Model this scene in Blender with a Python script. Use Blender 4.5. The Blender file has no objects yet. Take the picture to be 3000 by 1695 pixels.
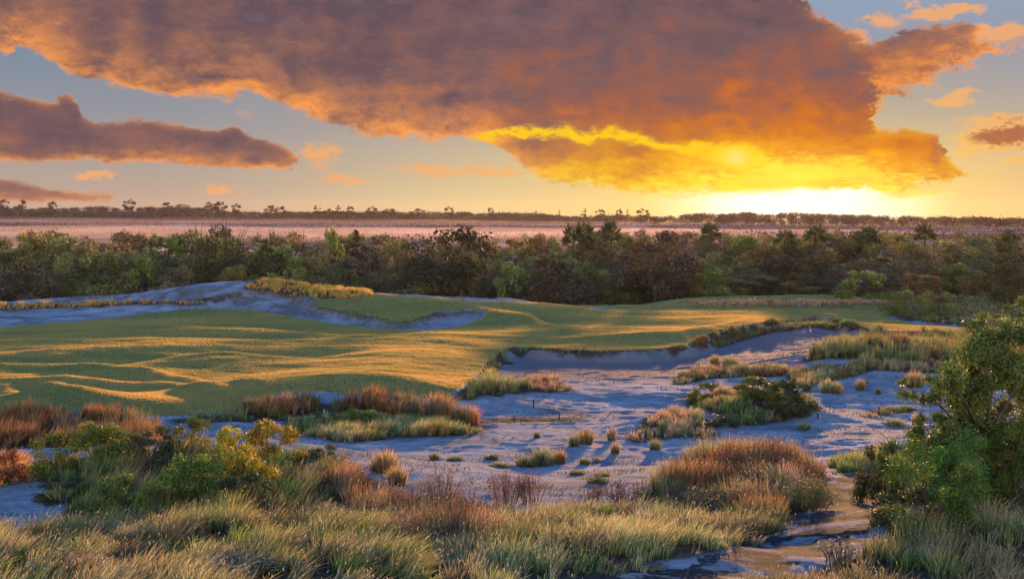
import bpy, bmesh, math, random
import numpy as np
from mathutils import Vector
sc = bpy.context.scene
COL = sc.collection
R = math.radians

# ------------------------------------------------------------------ camera
F = 1098.0          # focal length in pixels of a 1024 wide picture
V0 = 212.0          # horizon row
CZ = 24.0           # eye height above the marsh
cam_d = bpy.data.cameras.new('camera')
cam = bpy.data.objects.new('camera', cam_d)
COL.objects.link(cam)
cam.location = (0, 0, CZ)
cam.rotation_euler = (R(90), 0, 0)
cam_d.sensor_width = 36.0
cam_d.lens = 36.0 * F / 1024.0
cam_d.shift_y = -(289.0 - V0) / 1024.0
cam_d.clip_start = 0.5
cam_d.clip_end = 40000
sc.camera = cam

# ------------------------------------------------------------------ exposure
EXPO = 2.0
K = 2.0 ** -EXPO
sc.view_settings.view_transform = 'Standard'
sc.view_settings.look = 'None'
sc.view_settings.exposure = EXPO
sc.view_settings.gamma = 1.0
sc.view_settings.use_curve_mapping = False
sc.cycles.use_denoising = True
sc.cycles.max_bounces = 6
sc.cycles.diffuse_bounces = 3
sc.cycles.glossy_bounces = 2
sc.cycles.transmission_bounces = 3
sc.cycles.volume_bounces = 1
sc.cycles.transparent_max_bounces = 6

SUN_AZ, SUN_EL = R(14.0), R(3.2)

def lin(c):
    return tuple(((x / 255.0) / 12.92 if x / 255.0 <= 0.04045 else ((x / 255.0 + 0.055) / 1.055) ** 2.4) for x in c)

# ------------------------------------------------------------------ sky
world = bpy.data.worlds.new('World')
sc.world = world
world.use_nodes = True
WT = world.node_tree
WT.nodes.clear()

class X:
    """a float socket with arithmetic"""
    def __init__(s, k): s.k = k
    def __add__(a, b): return mth('ADD', a, b)
    __radd__ = __add__
    def __sub__(a, b): return mth('SUBTRACT', a, b)
    def __rsub__(a, b): return mth('SUBTRACT', b, a)
    def __mul__(a, b): return mth('MULTIPLY', a, b)
    __rmul__ = __mul__
    def __truediv__(a, b): return mth('DIVIDE', a, b)
    def __neg__(a): return mth('MULTIPLY', a, -1.0)
TREE = WT
def put(sock, v):
    if isinstance(v, X): TREE.links.new(v.k, sock)
    else: sock.default_value = v
def mth(op, a, b=None, c=None, clamp=False):
    n = TREE.nodes.new('ShaderNodeMath'); n.operation = op; n.use_clamp = clamp
    put(n.inputs[0], a)
    if b is not None: put(n.inputs[1], b)
    if c is not None: put(n.inputs[2], c)
    return X(n.outputs[0])
def sstep(lo, hi, x):
    n = TREE.nodes.new('ShaderNodeMapRange'); n.interpolation_type = 'SMOOTHSTEP'
    put(n.inputs['Value'], x); put(n.inputs['From Min'], lo); put(n.inputs['From Max'], hi)
    n.inputs['To Min'].default_value = 0; n.inputs['To Max'].default_value = 1
    return X(n.outputs[0])
def gauss(d): return mth('EXPONENT', -(d * d))
def vec(x, y, z=0.0):
    n = TREE.nodes.new('ShaderNodeCombineXYZ')
    put(n.inputs[0], x); put(n.inputs[1], y); put(n.inputs[2], z)
    return X(n.outputs[0])
def noise(v, scale, detail=5, rough=0.55, dist=0.0, lac=2.0):
    n = TREE.nodes.new('ShaderNodeTexNoise')
    put(n.inputs['Vector'], v); n.inputs['Scale'].default_value = scale
    n.inputs['Detail'].default_value = detail; n.inputs['Roughness'].default_value = rough
    n.inputs['Distortion'].default_value = dist; n.inputs['Lacunarity'].default_value = lac
    return X(n.outputs['Fac'])
def mixc(f, a, b):
    n = TREE.nodes.new('ShaderNodeMix'); n.data_type = 'RGBA'
    put(n.inputs[0], f)
    for s, v in ((n.inputs[6], a), (n.inputs[7], b)):
        if isinstance(v, X): TREE.links.new(v.k, s)
        else: s.default_value = (v[0], v[1], v[2], 1)
    return X(n.outputs[2])
def addc(a, b, f=1.0):
    n = TREE.nodes.new('ShaderNodeMix'); n.data_type = 'RGBA'; n.blend_type = 'ADD'
    put(n.inputs[0], f)
    for s, v in ((n.inputs[6], a), (n.inputs[7], b)):
        if isinstance(v, X): TREE.links.new(v.k, s)
        else: s.default_value = (v[0], v[1], v[2], 1)
    return X(n.outputs[2])
def ramp(x, stops):
    n = TREE.nodes.new('ShaderNodeValToRGB'); cr = n.color_ramp
    while len(cr.elements) < len(stops): cr.elements.new(0.5)
    for e, (p, c) in zip(cr.elements, stops):
        e.position = p; e.color = (c[0], c[1], c[2], 1)
    put(n.inputs[0], x)
    return X(n.outputs[0])
# the sky is laid out in azimuth and elevation (degrees from the view axis), written in
# units of 1/1098 radian so that the numbers stay readable
def AE(u, v):
    az = math.atan((u - 512) / F)
    el = math.atan((V0 - v) / F * math.cos(az))
    return 512 + F * az, V0 - F * el
def curve(xs, pts, lo=-100.0, hi=1124.0):
    """piecewise smooth curve value(x) of the control points"""
    n = TREE.nodes.new('ShaderNodeFloatCurve')
    pts = sorted(AE(*p) for p in pts)
    n.mapping.use_clip = False
    cv = n.mapping.curves[0]
    P = [((x - lo) / (hi - lo), (y + 100) / 400.0) for x, y in pts]
    if P[0][0] > 0.01: P = [(0.0, P[0][1])] + P
    if P[-1][0] < 0.99: P = P + [(1.0, P[-1][1])]
    cv.points[0].location = P[0]; cv.points[1].location = P[-1]
    for p in P[1:-1]: cv.points.new(*p)
    for p in cv.points: p.handle_type = 'AUTO_CLAMPED'
    n.mapping.update()
    put(n.inputs['Value'], mth('MINIMUM', mth('MAXIMUM', (xs - lo) / (hi - lo), 0.0), 1.0))
    return X(n.outputs[0]) * 400.0 - 100.0

tc = WT.nodes.new('ShaderNodeTexCoord')
sp = WT.nodes.new('ShaderNodeSeparateXYZ')
WT.links.new(tc.outputs['Generated'], sp.inputs[0])
dx, dy, dz = X(sp.outputs[0]), X(sp.outputs[1]), X(sp.outputs[2])
az = mth('ARCTAN2', dx, dy)
el = mth('ARCSINE', dz)
U = az * F + 512.0
V = V0 - el * F
base_v = vec(U * 0.01, V * 0.016)
wx = (noise(base_v, 1.1, 7, 0.62) - 0.5)
wy = (noise(vec(U * 0.01 + 31.0, V * 0.018 + 7.0), 1.5, 8, 0.62) - 0.5)
fine = (noise(vec(U * 0.01 + 3.0, V * 0.020), 4.6, 10, 0.76) - 0.5)
streak = noise(vec(U * 0.01, V * 0.05), 1.6, 5, 0.55)
Uw = U + wx * 46.0 + fine * 60.0
Vw = V + wy * 30.0 + fine * 34.0

# distance to the sun behind the cloud
SUx, SUy = AE(790, 196)
gx = (U - SUx)
gy = (V - SUy)
glow_w = gauss(mth('SQRT', (gx / 235.0) * (gx / 235.0) + (gy / 70.0) * (gy / 70.0)))
glow_m = gauss(mth('SQRT', (gx / 125.0) * (gx / 125.0) + (gy / 36.0) * (gy / 36.0)))
glow_h = gauss(mth('SQRT', (gx / 62.0) * (gx / 62.0) + ((gy - 8.0) / 14.0) * ((gy - 8.0) / 14.0)))

# clear sky
elv = (V0 - V) / 256.0
sky_l = ramp(elv, [(0.0, lin((190, 162, 140))), (0.12, lin((178, 162, 148))), (0.35, lin((150, 150, 156))), (0.6, lin((120, 140, 160))), (0.9, lin((128, 158, 186))), (1.0, lin((122, 155, 190)))])
sky_c = ramp(elv, [(0.0, lin((226, 204, 148))), (0.12, lin((212, 192, 150))), (0.35, lin((176, 166, 158))), (0.6, lin((150, 155, 168))), (0.9, lin((135, 165, 195))), (1.0, lin((130, 162, 195)))])
clear = mixc(sstep(120.0, 560.0, U), sky_l, sky_c)
clear = mixc(sstep(860.0, 1060.0, U) * 0.5 * sstep(110.0, 175.0, V), clear, lin((228, 175, 128)))
clear = mixc(glow_w * 0.75, clear, lin((255, 214, 105)))
# upper and rear sky from the sun and sky model, blue at dusk
nish = WT.nodes.new('ShaderNodeTexSky')
nish.sky_type = 'NISHITA'; nish.sun_disc = False
nish.sun_elevation = SUN_EL; nish.sun_rotation = SUN_AZ
nish.air_density = 1.6; nish.dust_density = 1.0; nish.ozone_density = 4.0
nk = WT.nodes.new('ShaderNodeVectorMath'); nk.operation = 'MULTIPLY'
WT.links.new(nish.outputs[0], nk.inputs[0])
nk.inputs[1].default_value = (0.22, 0.66, 1.12)
nishc = X(nk.outputs[0])
upper = mth('MAXIMUM', sstep(0.24, 0.75, el), sstep(0.62, 1.3, mth('ABSOLUTE', az)))

# colours of the cloud body: mauve far from the sun, rust then gold near it
mott = noise(vec(U * 0.01 + 9.0, V * 0.014), 1.7, 6, 0.6)
# billows: the side of each lump towards the sun is brighter
_bx = vec(U * 0.013 + 9.0 + wx * .8, V * 0.024 + wy); _by = vec(U * 0.013 + 9.20 + wx * .8, V * 0.024 + 0.24 + wy)
lump = noise(_bx, 1.0, 6, 0.6) - noise(_by, 1.0, 6, 0.6)
gwide = gauss(mth('SQRT', ((U - 780.0) / 300.0) * ((U - 780.0) / 300.0) + ((V - 192.0) / 112.0) * ((V - 192.0) / 112.0)))
heat = gwide * 0.74 + glow_m * .34 + (mott - 0.5) * 0.6 + fine * 0.5 - lump * 0.60 + 0.08
body = ramp(heat, [(0.0, lin((98, 80, 90))), (0.18, lin((120, 90, 92))), (0.42, lin((158, 94, 72))), (0.66, lin((204, 108, 34))), (0.86, lin((232, 134, 18))), (1.0, lin((255, 172, 0)))])
blue_patch = sstep(0.55, 0.78, noise(vec(U * 0.01 + 50, V * 0.02), 1.3, 4, 0.5)) * sstep(150.0, 20.0, V) * sstep(760.0, 420.0, U)
body = mixc(blue_patch * 0.6, body, lin((122, 116, 134)))
wisp = sstep(0.60, 0.74, noise(vec(U * 0.012 + 70, V * 0.03 + wy), 2.6, 8, 0.66)) * sstep(660.0, 480.0, U)
body = mixc(wisp * 0.45, body, lin((158, 138, 146)))
rimc = mixc(sstep(0.05, 0.5, glow_w + wy * 0.3), lin((250, 158, 78)), lin((255, 208, 20)))

def cloud(col, top, bot, soft=9.0, rim_b=20.0, rim_t=7.0, ub=None, k=1.0, rimk=0.9):
    """a bank between two contour curves"""
    U1 = U + wx * (54.0 * k) + fine * (70.0 * k)
    V1 = V + wy * (36.0 * k) + fine * (44.0 * k)
    vb = curve(U1, bot); vt = curve(U1, top)
    db = vb - V1                     # above the lower edge
    dt = V1 - vt                     # below the upper edge
    sf = soft * (0.25 + 1.5 * mott)
    m = sstep(0.0, sf, db) * sstep(0.0, sf, dt)
    if ub is not None:
        a, b = AE(ub[0], 150)[0], AE(ub[1], 150)[0]
        m = m * sstep(a - 10.0, a + 10.0, U1) * sstep(b + 8.0, b - 8.0, U1)
    rb = mth('EXPONENT', -(mth('MAXIMUM', db, 0.0) / (rim_b * (0.2 + 1.9 * mott))))
    rt = mth('EXPONENT', -(mth('MAXIMUM', dt, 0.0) / rim_t)) * 0.8
    rim = mth('MINIMUM', (rb + rt) * (0.55 + streak * 0.9 - lump * 3.6 + fine * 1.2) * rimk, 1.0)
    c = mixc(rim, body, rimc)
    return mixc(m, col, c), m

col = clear
# scattered puffs: (u, v, half width, half height, strength)
puffs = [(98, 173, 20, 3.2, .8), (211, 190, 10, 4.2, 1.), (236, 193, 10, 2.5, .5), (320, 150, 15, 8, .9), (320, 164, 13, 6, .5), (345, 178, 17, 4, .9),
         (378, 182, 9, 2.5, .5), (432, 169, 24, 3.2, .8), (425, 173, 38, 2.0, .5), (490, 171, 34, 4.5, .8), (244, 112, 14, 9, .35),
         (953, 98, 17, 5, .9), (968, 90, 13, 4, .9), (985, 120, 26, 4, .6), (1000, 134, 34, 10, 1.2), (1016, 163, 18, 3, .8), (965, 150, 20, 3, .6),
         (1012, 105, 18, 6, .3), (880, 22, 18, 8, .6), (925, 12, 26, 6, .9), (960, 8, 20, 5, .8), (852, 40, 14, 6, .7), (1000, 34, 26, 6, .8), (900, 199, 60, 2.5, .5), (960, 192, 50, 3, .35)]
pm = None
for (u, v, a, b, s) in puffs:
    uu, vv = AE(u, v)
    e1 = (Uw - uu) / (a * 1.25); e2 = (Vw - vv) / (b * 1.3)
    g = gauss(mth('SQRT', e1 * e1 + e2 * e2)) * s
    pm = g if pm is None else mth('MAXIMUM', pm, g)
    if u == 1000 and v == 134: dark_puff = g
pmask = sstep(0.22, 0.62, pm + fine * 0.5)
pcol = mixc(glow_w, lin((238, 170, 112)), lin((255, 214, 90)))
pcol = mixc(sstep(0.6, 1.0, dark_puff + wy * 0.5), pcol, lin((175, 98, 60)))
col = mixc(pmask * 0.92, col, pcol)

# lower left bank, left bank, right lobe, main mass
col, _ = cloud(col, [(-100, 172), (0, 177), (40, 184), (80, 189), (115, 192), (124, 199)], [(-100, 206), (0, 204), (60, 203), (110, 202), (124, 200)], 5.0, 4.0, 3.0, (-900, 122), 0.35)
col, _ = cloud(col, [(-100, 84), (0, 90), (20, 93), (54, 100), (62, 91), (70, 93), (84, 113), (105, 119), (150, 117), (180, 122), (215, 129), (232, 122), (250, 133), (280, 141), (297, 150), (304, 163)],
               [(-100, 166), (0, 166), (60, 163), (120, 163), (200, 168), (250, 172), (285, 171), (304, 163)], 6.0, 6.5, 3.0, (-900, 303), 0.42, 1.25)
A_bot = [(-100, -10), (-20, 40), (10, 60), (22, 52), (60, 72), (90, 86), (140, 94), (200, 101), (240, 99), (280, 110), (320, 122), (355, 134), (400, 140), (440, 143), (480, 148), (510, 162), (550, 182), (580, 190), (640, 194), (700, 192), (760, 195), (830, 198), (862, 196), (874, 150), (880, 112), (896, 98), (930, 89), (960, 72), (1000, 58), (1040, 44), (1124, 20)]
A_top = [(-100, -95), (780, -95), (800, -20), (815, 5), (832, 22), (850, 34), (872, 36), (890, 30), (930, 22), (960, 20), (985, 32), (1005, 40), (1030, 36), (1124, 0)]
col, mA = cloud(col, A_top, A_bot, 9.0, 19.0, 6.0, None, 1.0, 1.15)
col, _ = cloud(col, [(780, 140), (830, 128), (870, 126), (930, 130), (942, 150), (958, 158), (974, 170), (1000, 176)],
               [(780, 192), (840, 196), (880, 193), (930, 184), (960, 180), (974, 174), (1000, 172)], 7.0, 9.0, 6.0, (862, 974), 0.7)
# burning seam inside the mass
G = curve(Uw, [(-100, 170), (455, 150), (480, 142), (505, 134), (560, 130), (590, 139), (620, 137), (650, 140), (680, 148), (720, 152), (745, 152), (775, 166), (820, 172), (880, 172), (930, 180), (1124, 190)])
seam = gauss((Vw - G) / 5.5) * sstep(445.0, 500.0, U) * sstep(930.0, 830.0, U) * (0.35 + 1.2 * streak) * mA
col = mixc(mth('MINIMUM', seam * 1.25, 1.0), col, lin((255, 202, 20)))
G2 = curve(Uw, [(-100, 190), (740, 190), (760, 178), (790, 172), (830, 170), (860, 178), (900, 184), (1124, 190)])
seam2 = gauss((Vw - G2) / 11.0) * sstep(730.0, 770.0, U) * sstep(930.0, 860.0, U)
col = mixc(mth('MINIMUM', seam2 * (0.1 + 2.2 * fine + streak * 1.1), 1.0, clamp=True), col, lin((255, 226, 70)))
# the sun itself through the thin spot, and the burnt out strip under the cloud
hx, hy = AE(735, 157)
h1 = (U + fine * 20.0 - hx) / 13.0; h2 = (V + fine * 14.0 - hy) / 8.0
hd = mth('SQRT', h1 * h1 + h2 * h2)
col = mixc(sstep(2.4, 0.8, hd) * 0.9, col, lin((255, 214, 30)))
col = mixc(sstep(1.3, 0.2, hd) * .55, col, lin((244, 222, 150)))
col = addc(col, (1.0, 0.62, 0.10), glow_m * 0.30 * (0.4 + 1.6 * streak))
# gold streaks under the cloud near the sun
stk = noise(vec(U * 0.016 + wx, V * 0.11 + wy * 2.0), 2.2, 7, 0.66)
col = mixc(sstep(0.50, 0.60, stk) * sstep(0.10, 0.5, glow_m + fine * .4) * .95, col, lin((255, 236, 60)))
col = mixc(mth('MINIMUM', sstep(0.12, 0.62, glow_h + wy * 0.5 + (streak - 0.5) * 0.5), 1.0), col, (1.25, 1.16, 0.86))
thin = sstep(190.0, 198.0, Vw) * sstep(630.0, 770.0, U) * sstep(950.0, 820.0, U)
col = mixc(thin, col, (1.35, 1.28, 1.0))
kk = WT.nodes.new('ShaderNodeVectorMath'); kk.operation = 'SCALE'
WT.links.new(col.k, kk.inputs[0]); kk.inputs['Scale'].default_value = 1.0
final = mixc(upper, X(kk.outputs[0]), nishc)
# bright warm band added low behind the eye as fill light on the plants
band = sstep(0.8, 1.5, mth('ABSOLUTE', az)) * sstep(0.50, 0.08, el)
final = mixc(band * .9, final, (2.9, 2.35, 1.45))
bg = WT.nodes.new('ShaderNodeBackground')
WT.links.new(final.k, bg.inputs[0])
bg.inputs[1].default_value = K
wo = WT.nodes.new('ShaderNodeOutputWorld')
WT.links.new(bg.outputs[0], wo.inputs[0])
world.cycles.sampling_method = 'MANUAL'
world.cycles.sample_map_resolution = 1024

sun_d = bpy.data.lights.new('sun', 'SUN')
sun_d.energy = 2.1
sun_d.color = (1.0, 0.50, 0.18)
sun_d.angle = R(1.2)
sun = bpy.data.objects.new('sun', sun_d)
COL.objects.link(sun)
sd = Vector((math.sin(SUN_AZ) * math.cos(SUN_EL), math.cos(SUN_AZ) * math.cos(SUN_EL), math.sin(SUN_EL)))
sun.rotation_euler = sd.to_track_quat('Z', 'Y').to_euler()
sun.location = (60, 40, 60)

# ------------------------------------------------------------------ numeric helpers
rng = np.random.default_rng(7)
def _hash(ix, iy, seed):
    h = (ix.astype(np.int64) * 374761393 + iy.astype(np.int64) * 668265263 + seed * 974634777) & 0xffffffff
    h = ((h ^ (h >> 13)) * 1274126177) & 0xffffffff
    return ((h ^ (h >> 16)) & 0xffff) / 65535.0
def vnoise(x, y, seed=0):
    x = np.asarray(x, float); y = np.asarray(y, float)
    ix = np.floor(x); iy = np.floor(y); fx = x - ix; fy = y - iy
    fx = fx * fx * fx * (fx * (fx * 6 - 15) + 10); fy = fy * fy * fy * (fy * (fy * 6 - 15) + 10)
    a = _hash(ix, iy, seed); b = _hash(ix + 1, iy, seed); c = _hash(ix, iy + 1, seed); d = _hash(ix + 1, iy + 1, seed)
    return (a * (1 - fx) + b * fx) * (1 - fy) + (c * (1 - fx) + d * fx) * fy - 0.5
def fbm(x, y, octv=4, seed=0, g=0.5):
    s = 0.0; a = 1.0
    for o in range(octv):
        s = s + a * vnoise(x * 2 ** o + 13.7 * o, y * 2 ** o + 5.1 * o, seed + o); a *= g
    return s
def ss(lo, hi, x):
    t = np.clip((x - lo) / (hi - lo), 0, 1); return t * t * (3 - 2 * t)
def sdist(px, py, poly):
    """signed distance to a polygon, negative inside (metres)"""
    px = np.asarray(px, float); py = np.asarray(py, float)
    P = np.asarray(poly, float); n = len(P)
    d = np.full(px.shape, 1e18); ins = np.zeros(px.shape, bool)
    for i in range(n):
        ax, ay = P[i]; bx, by = P[(i + 1) % n]
        ex, ey = bx - ax, by - ay
        wx_, wy_ = px - ax, py - ay
        t = np.clip((wx_ * ex + wy_ * ey) / (ex * ex + ey * ey + 1e-12), 0, 1)
        d = np.minimum(d, (wx_ - ex * t) ** 2 + (wy_ - ey * t) ** 2)
        c = ((ay > py) != (by > py))
        with np.errstate(divide='ignore', invalid='ignore'):
            xi = ax + (py - ay) / (by - ay if by != ay else 1e-12) * ex
        ins ^= c & (px < xi)
    d = np.sqrt(d)
    return np.where(ins, -d, d)

# ------------------------------------------------------------------ terrain
# main slope: distance from the eye -> row on the picture where flat ground at that distance appears
_PY = np.array([6, 14, 20, 27, 33, 40, 50, 60, 70, 80, 95, 110, 130, 150, 175, 200, 225, 245, 270, 300, 330], float)
_PV = np.array([1500, 860, 690, 590, 545, 512, 478, 452, 430, 412, 388, 368, 348, 334, 321, 312, 305, 302, 301.5, 299, 292], float)
_PZ = CZ - (_PV - V0) * _PY / F
_LY = np.linspace(math.log(6), math.log(330), 600)
_LZ = np.interp(_LY, np.log(_PY), _PZ)
_kk = np.exp(-np.linspace(-2, 2, 41) ** 2); _kk /= _kk.sum()
_LZ = np.convolve(np.pad(_LZ, 20, mode='edge'), _kk, 'valid')
Z300 = _LZ[-1]
def ridge_rows(u):
    foot = np.interp(u, [-400, 0, 600, 800, 1024, 1500], [2600, 2500, 2300, 1900, 1650, 1600])
    vf = np.interp(u, [-400, 0, 400, 600, 800, 1024, 1500], [218, 217.5, 220, 222, 225, 227, 228])
    vc = np.interp(u, [-400, 0, 60, 200, 260, 300, 400, 520, 600, 660, 720, 780, 900, 1024, 1500], [209, 209, 209, 209.5, 214, 214.5, 213.5, 215.5, 218, 219.5, 217.2, 216.5, 220, 222, 223])
    return foot, vf, vc
def base_z(x, y):
    x = np.asarray(x, float); y = np.asarray(y, float)
    yc = np.clip(y, 6, 330)
    z = np.interp(np.log(yc), _LY, _LZ)
    u = 512 + F * x / np.maximum(y, 6)
    foot, vf, vc = ridge_rows(u)
    zf = CZ - (vf - V0) * foot / F
    zc = CZ - (vc - V0) * 3000 / F
    t1 = np.clip((y - 330) / (foot - 330), 0, 1)
    z = np.where(y > 330, Z300 + (zf - Z300) * t1, z)
    t2 = ss(0, 1, (y - foot) / (3000 - foot))
    z = np.where(y > foot, zf + (zc - zf) * t2, z)
    return np.where(y > 3100, zc - (y - 3100) * 0.02, z)
def P0(u, v, fn=base_z, y0=8.0, y1=700.0):
    """where the sight line through (u, v) meets the ground"""
    ys = np.exp(np.linspace(math.log(y0), math.log(y1), 6000))
    xs = (u - 512) / F * ys
    zr = CZ - (v - V0) / F * ys
    below = np.nonzero(zr <= fn(xs, ys))[0]
    i = below[0] if len(below) else len(ys) - 1
    return xs[i], ys[i]

def bump(x, y, uc, yc, sx, sy, amp):
    xc = (uc - 512) / F * yc
    return amp * np.exp(-((x - xc) / sx) ** 2 - ((y - yc) / sy) ** 2)
def relief_z(x, y):
    z = base_z(x, y)
    # the big dune with the bunker in its flank
    z = z + bump(x, y, 245, 196, 14, 15, 2.7) + bump(x, y, 300, 196, 26, 14, 2.3) + bump(x, y, 60, 200, 34, 11, 1.9)
    z = z + bump(x, y, 160, 200, 14, 12, 1.0) + bump(x, y, 430, 192, 22, 14, 2.0) + bump(x, y, 540, 185, 17, 16, 0.9)
    # ground falls away behind it
    z = z - 5.0 * ss(215, 260, y) * ss(700, 520, 512 + F * x / np.maximum(y, 1))
    # fairway shoulder above the waste bunker, and the dip at the right
    z = z + bump(x, y, 640, 150, 22, 9, 0.8) + bump(x, y, 840, 160, 16, 12, 1.0) - bump(x, y, 930, 190, 22, 30, 0.8)
    z = z + bump(x, y, 820, 262, 50, 9, 1.2)
    # grass mounds in the middle distance
    z = z + bump(x, y, 360, 84, 12.5, 5.5, 1.7) + bump(x, y, 60, 76, 8, 5, 1.3) + bump(x, y, 880, 112, 12, 9, 2.0)
    z = z + bump(x, y, 765, 76, 4.6, 4.5, 1.7) + bump(x, y, 670, 70, 3.6, 3.0, 0.8) + bump(x, y, 505, 92, 5, 3.2, 0.7)
    z = z + bump(x, y, 215, 50, 8.5, 6, 1.7) + bump(x, y, 740, 50, 4.5, 5, 0.7)
    # foreground humps
    z = z + bump(x, y, 250, 33, 3.5, 3, .55) + bump(x, y, 640, 31, 3.5, 2.6, .5) + bump(x, y, 950, 36, 4, 5, .7)
    near = ss(220, 60, y) * ss(14, 40, y)
    z = z + fbm(x / 14.0, y / 9.0, 4, 21) * 0.55 * near
    z = z + fbm(x / 60.0, y / 40.0, 3, 5) * 1.1 * ss(45, 90, y) * ss(500, 260, y)
    return z
def PP(pts, fn=relief_z, **k): return np.array([P0(u, v, fn, **k) for u, v in pts])

FAIR = [(-160, 330), (0, 327), (60, 322), (110, 317), (160, 311), (215, 308.5), (262, 310), (300, 317), (340, 323.5), (385, 329), (425, 330), (462, 325), (484, 319), (486, 313),
        (470, 311.5), (440, 313), (412, 320), (392, 321), (368, 315.5), (345, 311), (322, 306), (308, 302), (318, 298.5), (355, 298), (375, 293.5), (420, 296.5), (480, 301), (540, 302.5), (572, 304), (590, 309), (606, 309.5), (620, 308),
        (680, 309), (760, 309), (845, 310), (880, 315), (905, 322), (950, 326.5), (1060, 327), (1060, 333), (965, 331), (915, 331), (880, 331), (858, 325), (838, 318.5), (812, 317), (770, 321), (745, 325), (718, 331), (700, 338), (684, 346), (655, 349), (600, 351), (560, 349.5), (515, 347),
        (500, 352), (488, 362), (480, 374), (462, 386), (450, 397), (400, 399), (330, 392), (280, 396), (262, 408), (240, 412), (205, 414), (170, 416), (130, 416), (60, 412), (0, 412), (-160, 412)]
BUNK = [(212, 296), (235, 291), (262, 289), (290, 292), (305, 299), (320, 306.5), (345, 311), (368, 315.5), (392, 321), (412, 320), (440, 313), (470, 311.5), (488, 313.5),
        (484, 320), (462, 325), (425, 330), (385, 329), (340, 323.5), (300, 317), (262, 310), (235, 308), (205, 306)]
FAIR_W = PP(FAIR, y1=420); BUNK_W = PP(BUNK, y1=420)
WASTE_EDGE = PP([(500, 352), (515, 347), (560, 349.5), (600, 351), (655, 349), (684, 346), (700, 338), (718, 331), (745, 325), (770, 321), (812, 317), (838, 318.5), (858, 325), (880, 331)])
WASTE = PP([(488, 362), (500, 352), (515, 347), (560, 349.5), (600, 351), (655, 349), (684, 346), (700, 338), (718, 331), (745, 325), (770, 321), (812, 317), (838, 318.5), (858, 325), (872, 331), (850, 342), (812, 352), (800, 362), (740, 366), (690, 375), (660, 385), (560, 384), (490, 378)])

# low swells across the turf whose crests catch the sun: rows along which a crest runs, height, width towards us, width away
SWELLS = [
    ([(60, 328), (200, 328.5), (260, 330), (340, 336), (420, 337), (500, 338)], .5, 7, 1.8),
    ([(-60, 342), (100, 340), (150, 338.5), (260, 341), (345, 340)], .42, 5, 1.5),
    ([(-60, 352), (0, 353), (80, 350), (170, 346), (341, 348), (430, 346)], .45, 5, 1.5),
    ([(100, 364), (180, 357), (220, 355.5), (300, 358), (330, 361)], .55, 9.0, 1.6),
    ([(-60, 362), (0, 363), (80, 364.5), (150, 371), (200, 380), (285, 391)], .40, 2.6, 1.4),
    ([(-60, 377), (0, 378), (60, 378.5), (160, 383.5), (230, 389), (290, 394)], .38, 2.2, 1.3),
    ([(-60, 386), (0, 386.5), (60, 389), (100, 395), (160, 402), (235, 406)], .34, 1.8, 1.3),
    ([(330, 333), (420, 333), (520, 337), (600, 337), (680, 333), (720, 328)], .34, 3.6, 2.2),
    ([(315, 352), (345, 349), (420, 346.5), (450, 347.5), (492, 352)], 1.35, 22.0, 3.6),
    ([(400, 364), (440, 361.5), (470, 362), (488, 366)], .28, 2.2, 1.3),
    ([(430, 309), (480, 311), (530, 316), (570, 323), (600, 329)], .7, 7.0, 3.5),
    ([(360, 300), (400, 300), (450, 304), (500, 310)], .35, 6.0, 3.0),
    ([(600, 311), (680, 311), (760, 311), (830, 312)], .45, 7.0, 3.0),
    ([(560, 317), (620, 318), (700, 317), (780, 315)], .38, 6.0, 3.0),
    ([(560, 341), (620, 337), (680, 333), (730, 322), (800, 315)], .30, 4.0, 2.2),
    ([(840, 318), (880, 319), (930, 325), (960, 327)], .3, 5.0, 3.0),
]
_sw = []
for pts, a, wn, wf in SWELLS:
    w = PP(pts)
    w = PP([(u, v + a * F / q[1]) for (u, v), q in zip(pts, w)])
    o = np.argsort(w[:, 0]); _sw.append((w[o], a, wn, wf))
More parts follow.
